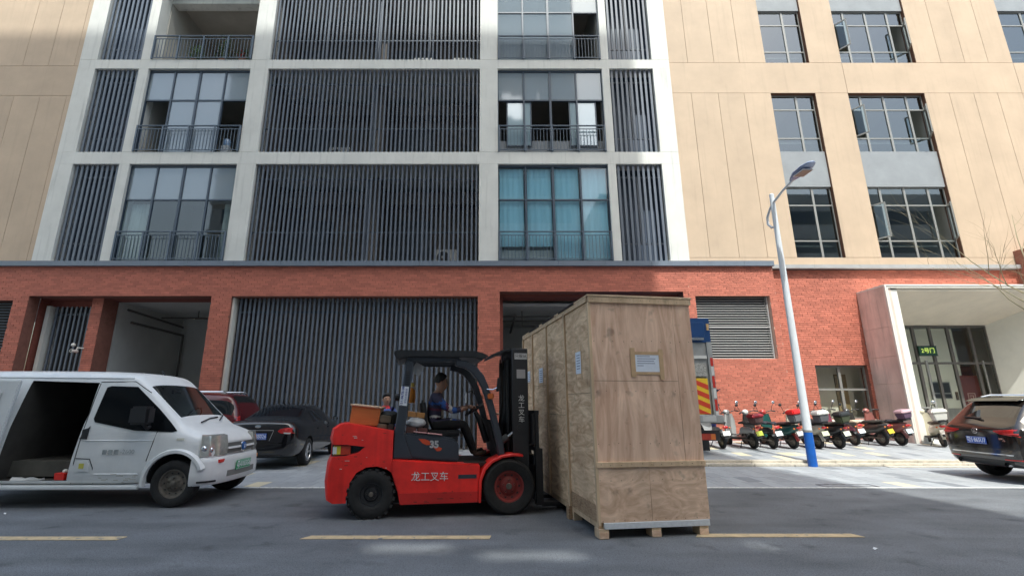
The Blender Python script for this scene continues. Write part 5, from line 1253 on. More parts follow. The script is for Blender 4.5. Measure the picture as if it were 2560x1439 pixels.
def red_suv():
    V = thing('red_suv', 'dark red estate car with roof rails, half hidden behind the white van', 'car', (-8.2, 14.95, 0), 180)
    mp = mat('red_paint', (.085, .006, .009), .25, coat=.4); mg = mat('suv_tint', (.012, .013, .014), .05); mdk = MATS['wheel_well']
    S = [(-.90, .45, .7, 1.0, 1.06, .6, .68, .64, .5, .01), (-.86, .32, .68, 1.08, 1.16, .78, .84, .80, .66, .02), (-.70, .28, .68, 1.10, 1.5, .84, .88, .85, .64, .02), (-.52, .26, .68, 1.10, 1.70, .84, .89, .86, .66, .03), (-.30, .26, .68, 1.10, 1.74, .84, .89, .86, .67, .03), (.35, .26, .68, 1.09, 1.76, .84, .89, .86, .67, .03), (.45, .26, .68, 1.09, 1.76, .84, .89, .86, .67, .03), (1.35, .26, .68, 1.07, 1.75, .84, .89, .86, .66, .03), (1.75, .26, .68, 1.06, 1.68, .84, .89, .86, .64, .03), (2.45, .26, .68, 1.04, 1.15, .84, .89, .84, .7, .02), (3.1, .28, .65, .95, 1.05, .82, .87, .8, .62, .02), (3.45, .34, .6, .8, .88, .66, .7, .66, .5, .01)]
    def tf(j, b, xa, xb): return 1 if (b == 5 and j in (2, 3, 4, 6, 7)) or (j in (8,) and b in (7, 8)) or (j == 2 and b in (7, 8)) else 0
    mats = [mp, mg, mdk]; body = carbody(S, tf, mats); arches(body, (0, 2.68), .40, .36, mats, 2, .89); bv = bvh_of(body); split(body, ['body_shell', 'window_glass', 'wheel_well'], V)
    for s in (-1, 1):
        MB().tube([(-.35, s*.60, 1.77), (-.25, s*.60, 1.815), (1.2, s*.60, 1.82), (1.35, s*.60, 1.77)], .02, 8).build('roof_rail', M_chrome, V)
        patch(bv, [(s*.80, 1.12), (s*.66, 1.12), (s*.68, .86), (s*.82, .86)], 'x', -1, 'tail_light', M_redl, V, .01); MB().box(1.75, s*.88, 1.08, 1.9, s*1.03, 1.23).build('mirror', mp, V, bevel=.03)
    h = bv.ray_cast(Vector((-5, 0, .85)), Vector((1, 0, 0)))[0]; MB().box(h.x-.02, -.22, .8, h.x, .22, .94).build('plate_holder', M_plb, V)
    car_common(V, (0, 2.68), .345, .22, .23, .79)
red_suv()
def dark_suv():
    V = thing('dark_suv', 'dark brown sport utility car seen from behind at the right edge of the photo', 'car', (10.62, 9.86, 0), -4); V.scale = (.95, .95, .945)
    mp = mat('brown_paint', (.016, .012, .010), .14, coat=1.0); mg = glass('suv_glass', (.10, .11, .11), .1, op=.3, opcol=(.05, .045, .04)); mdk = MATS['wheel_well']; mbk = mat('bumper_black', (.02, .02, .02), .5)
    S = [(-.92, .50, .66, .96, 1.0, .55, .66, .62, .46, .01), (-.89, .38, .66, 1.02, 1.07, .76, .84, .80, .66, .01), (-.80, .30, .66, 1.06, 1.15, .83, .905, .87, .72, .02), (-.74, .29, .66, 1.07, 1.20, .84, .91, .88, .73, .02), (-.40, .28, .66, 1.07, 1.585, .85, .915, .885, .67, .03), (-.30, .28, .66, 1.07, 1.625, .85, .915, .885, .66, .03), (.2, .28, .66, 1.06, 1.67, .85, .915, .885, .66, .03), (.3, .28, .66, 1.06, 1.675, .85, .915, .885, .66, .03), (1.3, .28, .66, 1.04, 1.67, .85, .915, .885, .65, .03), (1.75, .28, .66, 1.02, 1.60, .85, .915, .88, .62, .03), (2.5, .28, .66, .98, 1.10, .85, .91, .86, .7, .02), (3.2, .3, .62, .9, 1.0, .82, .88, .8, .6, .02), (3.5, .36, .58, .76, .84, .66, .7, .66, .5, .01)]
    def tf(j, b, xa, xb): return 1 if (b in (7, 8) and j in (3, 9)) or (b == 5 and j in (3, 4, 5, 7, 8)) else 0
    mats = [mp, mg, mdk]; body = carbody(S, tf, mats); arches(body, (0, 2.79), .42, .36, mats, 2, .915); bv = bvh_of(body); split(body, ['body_shell', 'window_glass', 'wheel_well'], V)
    for s in (-1, 1):
        tl = patch(bv, [(s*.86, 1.06), (s*.62, 1.03), (s*.40, 1.015), (s*.40, .985), (s*.55, .94), (s*.86, .90)], 'x', -1, 'tail_light', M_redl, V, .008)
        patch(bv, [(s*.84, .97), (s*.58, .965), (s*.58, .955), (s*.84, .945)], 'x', -1, 'light_guide', mat('lamp_bright', (.6, .06, .06), .2), tl, .014)
        MB().tube([(-.1, s*.62, 1.69), (.1, s*.62, 1.735), (1.4, s*.62, 1.735), (1.6, s*.62, 1.65)], .02, 8).build('roof_rail', M_chrome, V)
        ex = MB().lathe([(.045, -.05), (.045, .05), (.035, .05), (.035, -.05)], (-.87, s*.52, .36), 'x', 14).build('exhaust_tip', M_chrome, V)
        patch(bv, [(s*.8, .47), (s*.5, .47), (s*.5, .445), (s*.8, .445)], 'x', -1, 'rear_reflector', M_redl, V, .01)
    patch(bv, [(-.86, .56), (.86, .56), (.86, .535), (-.86, .535)], 'x', -1, 'bumper_chrome', M_chrome, V, .012)
    patch(bv, [(-.84, .43), (.84, .43), (.8, .33), (-.8, .33)], 'x', -1, 'bumper_valance', mbk, V, .012); patch(bv, [(-.82, .66), (.82, .66), (.82, .64), (-.82, .64)], 'x', -1, 'bumper_crease', mp, V, .016)
    sp = MB().prism([(-.50, 1.60), (-.30, 1.665), (-.15, 1.69), (-.15, 1.66), (-.30, 1.62)], 'y', -.60, .60).build('roof_spoiler', mp, V, bevel=.008, seg=1)
    MB().tube([(-.77, -.02, 1.24), (-.735, .2, 1.255), (-.72, .42, 1.262)], [.022, .014, .008], 6).build('rear_wiper', M_black, V)
    h = bv.ray_cast(Vector((-5, 0, .80)), Vector((1, 0, 0)))[0]; plate(V, (h.x-.02, .0, .80), (0, -1, 0), (-.05, 0, 1), '粤S·865U7', M_plb, M_pltx)
    hb = bv.ray_cast(Vector((-5, 0, .99)), Vector((1, 0, 0)))[0]
    bd = MB().lathe([(.062, -.0), (.062, -.016), (.052, -.016), (.052, 0)], (hb.x, 0, .99), 'x', 20).build('badge', M_chrome, V, smooth=50)
    text('V', .062, bd, TM((hb.x-.018, 0, 1.012), (0, -1, 0), (0, 0, 1)), M_chrome, 'badge_mark', bold=.002); text('W', .062, bd, TM((hb.x-.018, 0, .972), (0, -1, 0), (0, 0, 1)), M_chrome, 'badge_mark', bold=.002)
    hl = bv.ray_cast(Vector((-5, -.52, .85)), Vector((1, 0, 0)))[0]; text('Tiguan L', .06, V, TM((hl.x-.012, -.52, .86), (-.25, -1, 0), (0, 0, 1)), M_chrome, 'model_lettering'); text('330 TSI', .04, V, TM((hl.x-.004, -.56, .815), (-.25, -1, 0), (0, 0, 1)), M_chrome, 'model_lettering')
    car_common(V, (0, 2.79), .355, .235, .24, .80)
dark_suv()

# ---------------------------------------------------------------- box truck behind the crate
def box_truck():
    z0 = .16; V = thing('box_truck', 'grey and blue box truck, only its tail showing right of the crate', 'truck', (4.9, 13.0, z0), 90)
    mgr = mat('truck_grey', (.30, .31, .31), .5, var=.22, vscale=3); mbl = mat('truck_blue', (.008, .05, .17), .4, var=.1); W = 1.17
    def bx(n, m, *a, bevel=0, par=None): return MB().box(*a).build(n, m, par or V, bevel=bevel, seg=1)
    bx('cargo_box', mgr, .05, -W, .95, 4.2, W, 2.94); bx('box_header', mbl, .02, -W, 2.945, 4.2, W, 3.62); bx('cab', mbl, 4.4, -1.05, .6, 6.0, 1.05, 2.6, bevel=.12); bx('cab_window', M_black, 4.7, -1.06, 1.6, 5.7, 1.06, 2.3)
    bx('chassis_rail', M_bmet, .0, -.5, .62, 5.5, -.35, .85); bx('chassis_rail', M_bmet, .0, .35, .62, 5.5, .5, .85)
    for s in (-1, 1): bx('corner_post', mgr, .0, s*W, .95, .06, s*(W-.14), 2.95)
    for i, (za, zb, k) in enumerate(((2.3, 2.52, 1), (2.05, 2.28, 0), (1.72, 2.03, 1), (1.45, 1.7, 0), (1.12, 1.42, 1), (.98, 1.1, 0))): bx('reflective_tape', (mat('tape_white', (.6, .6, .58), .4), mat('tape_red', (.5, .03, .02), .4))[k], -.004, -W+.015, za, .0, -W+.085, zb)
    pn = bx('chevron_panel', mat('chevron_yellow', (.72, .47, .03), .4), -.012, -.95, 1.03, .045, -.62, 1.97)
    for i in range(4):
        z = 1.05+i*.25; MB().prism([(-.948, z-.0), (-.622, z+.22*0-.13+.12), (-.622, z+.12), (-.948, z+.13)] if False else [(-.949, max(z-.14, 1.031)), (-.621, z), (-.621, min(z+.13, 1.969)), (-.949, z-.01+.0)], 'x', -.016, -.011).build('chevron_stripe', mat('chevron_red', (.55, .05, .02), .4), pn)
    bx('maker_plate', mat('maker_plate', (.35, .35, .33), .5, var=.6, vscale=30), -.01, -.95, 2.02, .045, -.6, 2.38); bx('notice_strip', MATS['tape_white'], -.01, -1.0, 2.5, .045, -.5, 2.58)
    hh = bx('blue_hatch', mbl, -.02, -1.0, 3.05, .02, -.1, 3.5, bevel=.01); bx('hatch_handle', M_chrome, -.06, -.95, 3.0, -.02, -.55, 3.07); bx('marker_lamp', mat('marker_amber', (.6, .4, .2), .3), -.01, -1.14, 3.28, .02, -1.08, 3.46)
    tg = bx('tail_lift', mgr, -.28, -W+.02, .82, .0, W-.02, 1.02, bevel=.02); bx('lift_plate', mat('lift_grey', (.42, .43, .43), .5), -.285, -.95, .86, -.279, -.6, .99, par=tg)
    bx('rear_beam', M_bmet, -.02, -W+.05, .36, .06, W-.05, .62); 
    for s in (-1, 1): tl = bx('tail_lamp', mat('truck_tail', (.4, .04, .02), .3), -.06, s*.98, .38, -.02, s*.60, .54, bevel=.01); bx('indicator_lens', mat('lamp_orange', (.6, .16, .03), .3), -.066, s*.98, .385, -.061, s*.86, .535, par=tl)
    for xw in (1.1, 5.2):
        for s in (-1, 1): wheel(V, xw, s*.95, .40, .24, .24, 'steel', s)
    bx('mud_flap', M_black, .55, -1.07, .06, .57, -.72, .5)
box_truck()

# ---------------------------------------------------------------- scooters
def scooter(pos, rz, lean, label, body, seat, box=None, kind='scooter', plate_c=None, mirrors=True, box2=None, wind=None, steer=0, accent=None):
    V = thing('scooter', label, 'scooter', (pos[0], pos[1], slope(pos[1])+.004), 0, 'scooters parked along the brick wall'); V.rotation_euler = (R(lean), 0, R(rz)); V.scale = (.92, .95, 1.0)
    mb_ = mat('sc_'+'%d_%d_%d' % tuple(int(c*100) for c in body), body, .3, coat=.5, var=.08); ms = mat('seat_'+'%d_%d_%d' % tuple(int(c*100) for c in seat), seat, .7); ma = mat('sc_'+'%d_%d_%d' % tuple(int(c*100) for c in accent), accent, .3, coat=.5, var=.08) if accent else mb_
    rw = .21 if kind != 'ebike' else .2; wx = 1.2
    for x, nm in ((0, 'rear'), (wx, 'front')):
        w_ = MB().lathe([(rw*.62, -.03), (rw*.8, -.045), (rw*.96, -.04), (rw, 0), (rw*.96, .04), (rw*.8, .045), (rw*.62, .03), (rw*.62, -.03)], n=24).build('wheel', M_rub, V, smooth=50, fix=True); w_.location = (x, 0, rw)
        MB().lathe([(rw*.62, -.028), (rw*.5, -.01), (.05, -.035), (0, -.035)], n=16).lathe([(rw*.62, .028), (rw*.5, .01), (.05, .035), (0, .035)], n=16).build('rim', M_rimst, w_, smooth=40, fix=True)
    def secs(L): return [[(x, w_*math.cos(t), z+h_*math.sin(t)) for t in [2*math.pi*k/12 for k in range(12)]] for x, z, w_, h_ in L]
    # rear body / seat
    if kind == 'ebike':
        MB().tube([(.02, 0, .3), (.25, 0, .55), (.6, 0, .35), (.95, 0, .36), (1.02, 0, .75)], .028, 8).build('frame', mb_, V, smooth=50)
        MB().loft(secs([(-.1, .47, .04, .05), (.05, .5, .09, .09), (.35, .5, .1, .1), (.45, .45, .06, .06)])).build('rear_body', mb_, V, smooth=60, fix=True)
        MB().loft(secs([(.02, .70, .05, .03), (.12, .72, .12, .045), (.3, .72, .11, .04), (.45, .70, .05, .03)])).build('saddle', ms, V, smooth=60, fix=True)
        MB().loft(secs([(-.30, .70, .05, .03), (-.22, .72, .11, .04), (-.05, .71, .1, .035), (.0, .70, .05, .03)])).build('pillion_seat', ms, V, smooth=60, fix=True)
    else:
        MB().loft(secs([(-.38, .62, .03, .03), (-.30, .60, .10, .08), (-.05, .53, .15, .14), (.30, .50, .16, .16), (.50, .42, .13, .13), (.56, .36, .1, .08)])).build('rear_body', mb_, V, smooth=60, fix=True)
        MB().loft(secs([(-.22, .70, .05, .02), (-.15, .72, .09, .04), (.05, .70, .11, .05), (.15, .705, .12, .045), (.45, .68, .10, .045), (.55, .65, .05, .03)])).build('saddle', ms, V, smooth=60, fix=True)
        MB().tube([(-.2, -.12, .74), (-.42, -.1, .76), (-.45, 0, .77), (-.42, .1, .76), (-.2, .12, .74)], .014, 6).build('grab_rail', M_bmet, V, smooth=50)
    MB().lathe([(rw+.03, -.07), (rw+.045, -.04), (rw+.05, 0), (rw+.045, .04), (rw+.03, .07)], (0, 0, rw), n=14, a0=math.pi*.30, a1=math.pi*.98).build('rear_fender', M_black if kind != 'scooter' else ma, V, smooth=50)
    MB().box(-.08, -.14, .17, .42, -.08, .27).build('swing_arm', M_bmet, V, bevel=.02); MB().tube([(.35, .09, .25), (-.12, .12, .24)], .022, 8).build('shock_absorber', M_rimst, V, smooth=50)
    MB().box(.42, -.16, .24, .92, .16, .29).build('floorboard', M_black, V, bevel=.02)
    # front shield, fork, bars
    if kind == 'moto':
        MB().loft(secs([(.42, .62, .08, .08), (.6, .68, .15, .12), (.85, .72, .15, .11), (1.0, .68, .06, .06)])).build('fuel_tank', mb_, V, smooth=60, fix=True); MB().box(.35, -.12, .22, .8, .12, .52).build('engine', M_bmet, V, bevel=.03)
    else:
        rg = [[(.90+.20*(1-t)**1.0*.2+.10*math.cos(a)*.6, wd*math.sin(a), z) for a in [(-1.2+2.4*k/8) for k in range(9)]]+[(.86+.20*(1-t)*.2+.10*math.cos(a)*.6, wd*.95*math.sin(a), z) for a in [(1.2-2.4*k/8) for k in range(9)]] for t, z, wd in ((0, .27, .17), (.4, .5, .21), (.7, .75, .21), (1, .95, .15))]
        MB().loft(rg).build('leg_shield', mb_, V, smooth=50, fix=True)
    MB().tube([(.97, 0, .95), (1.08, 0, .62)], .03, 8).build('steering_head', M_bmet, V, smooth=50)
    for s in (-1, 1): MB().tube([(1.06, s*.07, .66), (wx, s*.075, rw)], .018, 8).build('fork_leg', M_rimst, V, smooth=50)
    MB().lathe([(rw+.025, -.06), (rw+.04, 0), (rw+.025, .06)], (wx, 0, rw), n=12, a0=.15, a1=math.pi*.85).build('front_fender', ma, V, smooth=50)
    hb_ = MB().tube([(.80, -.33, 1.0), (.86, -.2, 1.03), (.94, 0, .98), (.86, .2, 1.03), (.80, .33, 1.0)], .014, 8).build('handlebar', M_bmet, V, smooth=50)
    for s in (-1, 1):
        MB().tube([(.79, s*.33, 1.0), (.83, s*.23, 1.025)], .02, 8).build('grip', M_black, hb_)
        if mirrors:
            MB().tube([(.86, s*.24, 1.03), (.84, s*.30, 1.17), (.82, s*.34, 1.22)], .008, 6).build('mirror_stalk', M_bmet, hb_)
            MB().sph((.82, s*.35, 1.26), (.018, .06, .045), 12, 8).build('mirror', M_chrome if s < 0 else M_bmet, hb_, smooth=60)
    MB().sph((.97, 0, 1.0), (.09, .11, .09), 12, 8).build('headlight_cowl', ma, V, smooth=60); MB().sph((1.04, 0, 1.0), (.035, .07, .06), 10, 6).build('headlight', M_clear, V, smooth=60)
    # rear lamp and plate
    MB().sph((-.36, 0, .60), (.03, .09, .045), 10, 6).build('tail_light', M_redl, V, smooth=60)
    for s in (-1, 1): MB().sph((-.33, s*.14, .58), (.025, .03, .025), 8, 6).build('indicator', mat('lamp_orange', (.6, .16, .03), .3), V, smooth=60)
    pc_ = plate_c or (.8, .8, .78); p_ = MB().rbox(Matrix.Translation((-.37, 0, .44)) @ Matrix.Rotation(R(20), 4, 'Y'), (.008, .22, .13)).build('number_plate', mat('plate_%d' % int(pc_[2]*100), pc_, .5, var=.15, vscale=30), V)
    MB().rbox(Matrix.Translation((-.33, 0, .40)) @ Matrix.Rotation(R(20), 4, 'Y'), (.02, .14, .2)).build('mud_flap', M_black, V)
    MB().tube([(.35, .1, .22), (.30, .26, .012)], .012, 6).build('side_stand', M_bmet, V)
    if box:
        lid, base, bz, d = box; mlid = mat('lid_%d_%d_%d' % tuple(int(c*100) for c in lid), lid, .35, coat=.3); mbase = mat('base_%d_%d_%d' % tuple(int(c*100) for c in base), base, .5)
        bx_ = MB().loft([[(-.33+sx*.16*k, sy*.18*k, z) for sx, sy in ((-1,-1),(1,-1),(1,1),(-1,1))] for k, z in ((.8, bz), (1, bz+d*.62))]).build('top_box', mbase, V, bevel=.025)
        MB().loft([[(-.33+sx*.175*k, sy*.2*k, z) for sx, sy in ((-1,-1),(1,-1),(1,1),(-1,1))] for k, z in ((1, bz+d*.62), (1, bz+d*.75), (.85, bz+d))]).build('box_lid', mlid, bx_, bevel=.03)
        MB().box(-.45, -.1, bz-.04, -.15, .1, bz).build('box_rack', M_bmet, bx_)
    if wind:
        rg = [[(1.02-.28*t-.1*abs(math.sin(a))*.6, (.36-.06*t)*math.sin(a)*1.1, .55+1.15*t) for a in [-1.3+2.6*k/8 for k in range(9)]] for t in (0, .25, .27)]
        mq = mat('quilt_blue', (.03, .04, .16), .7, var=.3, vscale=14)
        MB().loft([[(1.1, -.42, .42), (1.05, -.45, .8), (.98, -.42, 1.0), (.98, .42, 1.0), (1.05, .45, .8), (1.1, .42, .42)], [(1.14, -.42, .42), (1.09, -.45, .8), (1.02, -.42, 1.0), (1.02, .42, 1.0), (1.09, .45, .8), (1.14, .42, .42)]]).build('leg_apron', mq, V, fix=True)
        MB().loft([[(1.0-.35*t-.0, y, 1.0+.62*t+.0) for y in (-.43, -.2, .2, .43)] for t in (0, .35, .7, .95)], cap=False, closed=False).build('rain_screen', glass('rain_screen', (.9, .86, .84), .03), V)
        MB().loft([[(.68-.5*t, y*(1-.25*t), 1.58+.16*math.sin(t*1.8)-.3*abs(y)*t) for y in (-.45, -.22, 0, .22, .45)] for t in (0, .3, .6, .9)], cap=False, closed=False).build('rain_canopy', mq, V, smooth=60)
        for s in (-1, 1): MB().tube([(1.0, s*.43, 1.0), (.68, s*.44, 1.58), (.3, s*.38, 1.66)], .012, 6).build('screen_rod', M_bmet, V)
    return V
BK = (.015, .015, .017)
scooter((6.67, 14.27), 92, -4, 'scooter with blue quilted rain canopy beside the truck', (.55, .55, .55), BK, None, 'ebike', (.75, .75, .73), False, wind=True)
scooter((7.56, 14.25), 101, -7, 'small electric bike with dark red top box and tall mirrors', (.45, .45, .44), BK, ((.30, .02, .03), (.10, .05, .05), .72, .26), 'ebike', (.45, .5, .06))
scooter((8.12, 14.25), 99, -7, 'black electric bike with cream pillion pad and white plate', (.03, .03, .03), (.02, .02, .03), None, 'ebike', (.75, .76, .8), True, accent=(.6, .6, .58))
scooter((8.70, 14.25), 102, -7, 'dark green and red scooter with bright red lidded top box', (.02, .10, .09), (.05, .02, .02), ((.62, .02, .02), (.16, .16, .17), .76, .34), 'scooter', (.5, .5, .5), True, accent=(.40, .04, .03))
scooter((9.43, 14.25), 98, -6, 'cream scooter with white top box right behind the lamp post', (.52, .47, .38), BK, ((.68, .67, .63), (.10, .10, .11), .75, .32), 'scooter', (.62, .66, .45), True)
scooter((10.03, 14.25), 102, -8, 'black motorcycle with black top box and white plate, right of the lamp post', BK, (.05, .04, .03), ((.03, .03, .03), (.05, .06, .03), .74, .3), 'moto', (.7, .72, .6), True, accent=(.55, .52, .42))
scooter((11.0, 14.95), 98, -7, 'maroon electric bike with cream double seat before the brick wall window', (.30, .06, .10), (.55, .45, .33), None, 'ebike', (.75, .75, .8), True, accent=(.05, .05, .05))
scooter((11.80, 14.9), 103, -8, 'dark sporty scooter with red tail light and yellow plate', (.04, .035, .03), (.03, .025, .02), None, 'scooter', (.75, .55, .04), True, accent=(.05, .05, .05))
scooter((12.42, 14.95), 99, -8, 'dusty pink scooter with pink and purple top box near the marble portal', (.33, .12, .10), BK, ((.55, .38, .42), (.12, .07, .12), .80, .26), 'scooter', (.6, .7, .72), False)
scooter((13.37, 14.62), 66, -6, 'cream retro scooter with white top box before the lobby door', (.66, .60, .44), (.12, .09, .07), ((.74, .72, .66), (.70, .68, .62), .76, .34), 'scooter', (.5, .45, .4), True)

# ---------------------------------------------------------------- street lamp
L_ = thing('street_lamp', 'white street lamp with blue painted base standing at the kerb', 'street lamp', (7.71, 12.0, 0))
mwp = mat('lamp_white', (.66, .68, .70), .35, var=.06, vscale=4, streak=.12)
MB().tube([(0, 0, .80), (0, 0, 4), (0, 0, 7.0)], [.098, .08, .058], 16).build('pole', mwp, L_, smooth=50)
MB().tube([(0, 0, 0), (0, 0, .80)], [.105, .099], 16).build('pole_base', mat('base_blue', (.01, .10, .42), .4, var=.2, vscale=6), L_, smooth=50)
MB().tube([(0, 0, .79), (0, 0, .84)], .104, 16).build('base_band', M_alu, L_, smooth=50); MB().sph((0, 0, 7.02), (.062, .062, .05)).build('pole_cap', mwp, L_, smooth=60)
MB().tube([(0, .03, 6.12), (0, .2, 6.15), (0, .34, 6.3), (0, .33, 6.5), (0, .16, 6.68), (0, 0, 6.78), (0, -.5, 6.93), (0, -1.0, 7.02)], .032, 10).build('lamp_arm', mwp, L_, smooth=60)
hd_ = MB().loft([[(wd*math.cos(t), y, 7.05+dz+h_*math.sin(t)) for t in [2*math.pi*k/16 for k in range(16)]] for y, wd, h_, dz in ((-.88, .05, .045, -.02), (-1.0, .10, .06, 0), (-1.2, .17, .065, .01), (-1.5, .17, .055, .03), (-1.68, .11, .035, .04), (-1.75, .03, .015, .04))]).build('lamp_head', mat('head_blue', (.30, .36, .52), .35, metal=.4), L_, smooth=50, fix=True)
MB().box(-.115, -1.52, 6.978, .115, -1.18, 6.995).build('led_panel', mat('led_lens', (.30, .27, .22), .3, var=.3, vscale=60), hd_); MB().box(-.135, -1.55, 6.985, .135, -1.15, 7.0).build('led_frame', mwp, hd_)

# ---------------------------------------------------------------- bare tree reaching in at the right
TR = thing('bare_tree', 'leafless tree whose thin twigs reach in at the right edge', 'tree', (15.6, 12.9, .15))
mbark = mat('bark', (.23, .19, .14), .9, var=.3, vscale=12, bump=.5, bscale=30); mtw = mat('twig', (.34, .30, .19), .8, var=.2)
MB().tube([(0, 0, -.1), (.05, 0, 1.5), (-.05, -.05, 3.0), (.05, -.1, 4.6)], [.16, .13, .10, .06], 12).build('trunk', mbark, TR, smooth=50)
rn = random.Random(11)
def limb(p, d, L, r, dep, mb):
    pts = [Vector(p)]; dd = Vector(d).normalized(); n = 6
    for i in range(n):
        dd = (dd+Vector((rn.uniform(-.16, .16), rn.uniform(-.16, .16), rn.uniform(-.1, .13)))).normalized(); pts.append(pts[-1]+dd*L/n)
    mb.tube(pts, [r*(1-.8*i/n) for i in range(n+1)], 5)
    if dep > 0:
        for i in range(2, n+1):
            for k in range(1 if dep > 1 else 2):
                if rn.random() < .55: limb(pts[i], dd+Vector((rn.uniform(-.7, .7), rn.uniform(-.6, .6), rn.uniform(-.35, .5))), L*rn.uniform(.35, .6), max(r*(1-.8*i/n)*.7, .003), dep-1, mb)
for (p, d, L) in (((0, 0, 3.2), (-1, -.35, .35), 3.9), ((0, 0, 3.6), (-1, -.6, .42), 3.6), ((0, 0, 4.0), (-.8, .3, .7), 3.0), ((0, 0, 3.9), (.6, -.5, .8), 2.8), ((0, 0, 4.4), (.1, .2, 1), 2.6), ((0, 0, 3.4), (.5, .7, .7), 2.5), ((0, 0, 3.3), (-.7, -.9, .25), 3.2)):
    m = MB(); limb(p, d, L, .026, 2, m); m.build('branch', mtw, TR, smooth=50)

# ---------------------------------------------------------------- people on foot
mjk = mat('jacket_blue', (.09, .13, .34), .85, var=.15); mrd = mat('collar_red', (.55, .03, .04), .8)
def stander(label, loc, rz, arm=None, height=1.66):
    k = height/1.72; v = {'pelvis': ((0, 0, .95), (.14, .11)), 'belly': ((0, 0, 1.08), (.15, .11)), 'chest': ((0, 0, 1.27), (.17, .12)), 'sh': ((-.01, 0, 1.40), (.11, .08)), 'neck': ((0, 0, 1.46), .055), 'neck2': ((.01, 0, 1.50), .056), 'jaw': ((.03, 0, 1.535), (.068, .078)), 'head': ((.025, 0, 1.61), (.086, .10)), 'top': ((.01, 0, 1.68), (.072, .084))}
    for s, q in ((-1, 'r'), (1, 'l')):
        v.update({q+'sh': ((-.01, s*.17, 1.385), .066), q+'up': ((-.01, s*.22, 1.28), .06), q+'el': ((.0, s*.25, 1.10), .048), q+'fo': ((.05, s*.25, .97), .043), q+'wr': ((.09, s*.24, .86), .03), q+'hip': ((0, s*.095, .90), .09), q+'th': ((.01, s*.11, .70), .08), q+'kn': ((.02, s*.115, .49), .06), q+'ca': ((-.01, s*.12, .30), .055), q+'an': ((-.03, s*.12, .09), .04), q+'he': ((-.04, s*.12, .04), .04), q+'to': ((.13, s*.13, .035), .036)})
    hands = []
    if arm:
        for q, ps in arm.items():
            for nm, p in zip(('up', 'el', 'fo', 'wr'), ps): v[q+nm] = (p, v[q+nm][1])
    for q, s in (('r', -1), ('l', 1)):
        a, b_ = Vector(v[q+'fo'][0]), Vector(v[q+'wr'][0]); d = (b_-a); hands.append((b_, d, (0, 0, 1) if abs(d.normalized().z) < .7 else (s*1, 0, 0), .6, 0, 1.0, s))
    v = {a: ((b_[0][0]*k, b_[0][1]*k, b_[0][2]*k), b_[1]) for a, b_ in v.items()}; hands = [(h[0]*k,)+h[1:] for h in hands]
    wr = [Vector(v[q+'wr'][0]) for q in 'rl']
    def paint(c):
        c = Vector(c); z = c.z/k
        if z > 1.475: return 0
        if z > 1.405 and abs(c.y) < .10: return 2
        for w_ in wr:
            d = (c-w_).length
            if d < .035: return 0
            if d < .12 and (abs(c.y) > .18 or c.x > .18): return 2
        if z < .08: return 4
        return 3 if z < .93 and not (abs(c.y) > .19) else 1
    return person('person', label, loc, rz, {'v': v, 'e': e, 'face': (1, 0, -.12)}, [M_skin, mjk, mrd, mtr, M_black], paint, hands)
stander('man in a blue work jacket with red collar standing behind the forklift', (-2.27, 10.5, 0), -62, height=1.66)
stander('worker in a blue jacket with red cuffs, mostly hidden behind the forklift mast', (.58, 10.3, 0), 186, {'r': [(.06, -.22, 1.30), (.20, -.2, 1.18), (.30, -.16, 1.25), (.42, -.12, 1.31)]}, 1.62)

# ---------------------------------------------------------------- small things on the facade
def ac_unit(loc, label, rz=0):
    A = thing('air_conditioner', label, 'air conditioner', loc, rz, 'outdoor units behind the louvres'); mw_ = mat('ac_case', (.50, .50, .48), .5, var=.1)
    MB().box(-.42, -.16, 0, .42, .16, .62).build('case', mw_, A, bevel=.015, seg=1)
    MB().lathe([(.23, -.165), (.23, -.175), (.0, -.175)], (-.1, 0, .31), n=24).build('fan_grille', M_black, A); MB().lathe([(.06, -.176), (.06, -.18), (0, -.18)], (-.1, 0, .31), n=12).build('fan_hub', mw_, A)
    for s in (-1, 1): MB().box(s*.3-.03, -.18, -.06, s*.3+.03, .18, 0).build('foot', M_bmet, A)
ac_unit((-1.75, 17.5, 6.62), 'outdoor air conditioner low behind the louvres above the brick band')
ac_unit((-1.2, 17.6, 15.35), 'outdoor air conditioner behind the topmost visible louvres, at their right end')
ac_unit((-2.9, 17.6, 15.35), 'outdoor air conditioner behind the topmost visible louvres, left of its twin')
ac_unit((-6.2, 17.5, 11.0), 'outdoor air conditioner behind the middle row of wide louvres')
SCm = thing('security_camera', 'white security camera on a bracket at the brick column by the garage', 'security camera', (-14.42, 16.45, 3.25))
MB().tube([(.15, .12, .1), (.02, 0, .1), (0, 0, .02)], .025, 8).build('bracket', M_trim, SCm, smooth=50); MB().lathe([(.0, -.2), (.05, -.2), (.055, .05), (.03, .1), (0, .1)], (0, -.02, -.02), 'y', 14).build('camera_body', M_trim, SCm, smooth=50); MB().sph((-.1, -.05, .2), (.07, .07, .06)).build('camera_dome', M_trim, SCm, smooth=60); MB().lathe([(.04, -.201), (0, -.201)], (0, -.02, -.02), 'y', 14).build('lens', M_black, SCm)
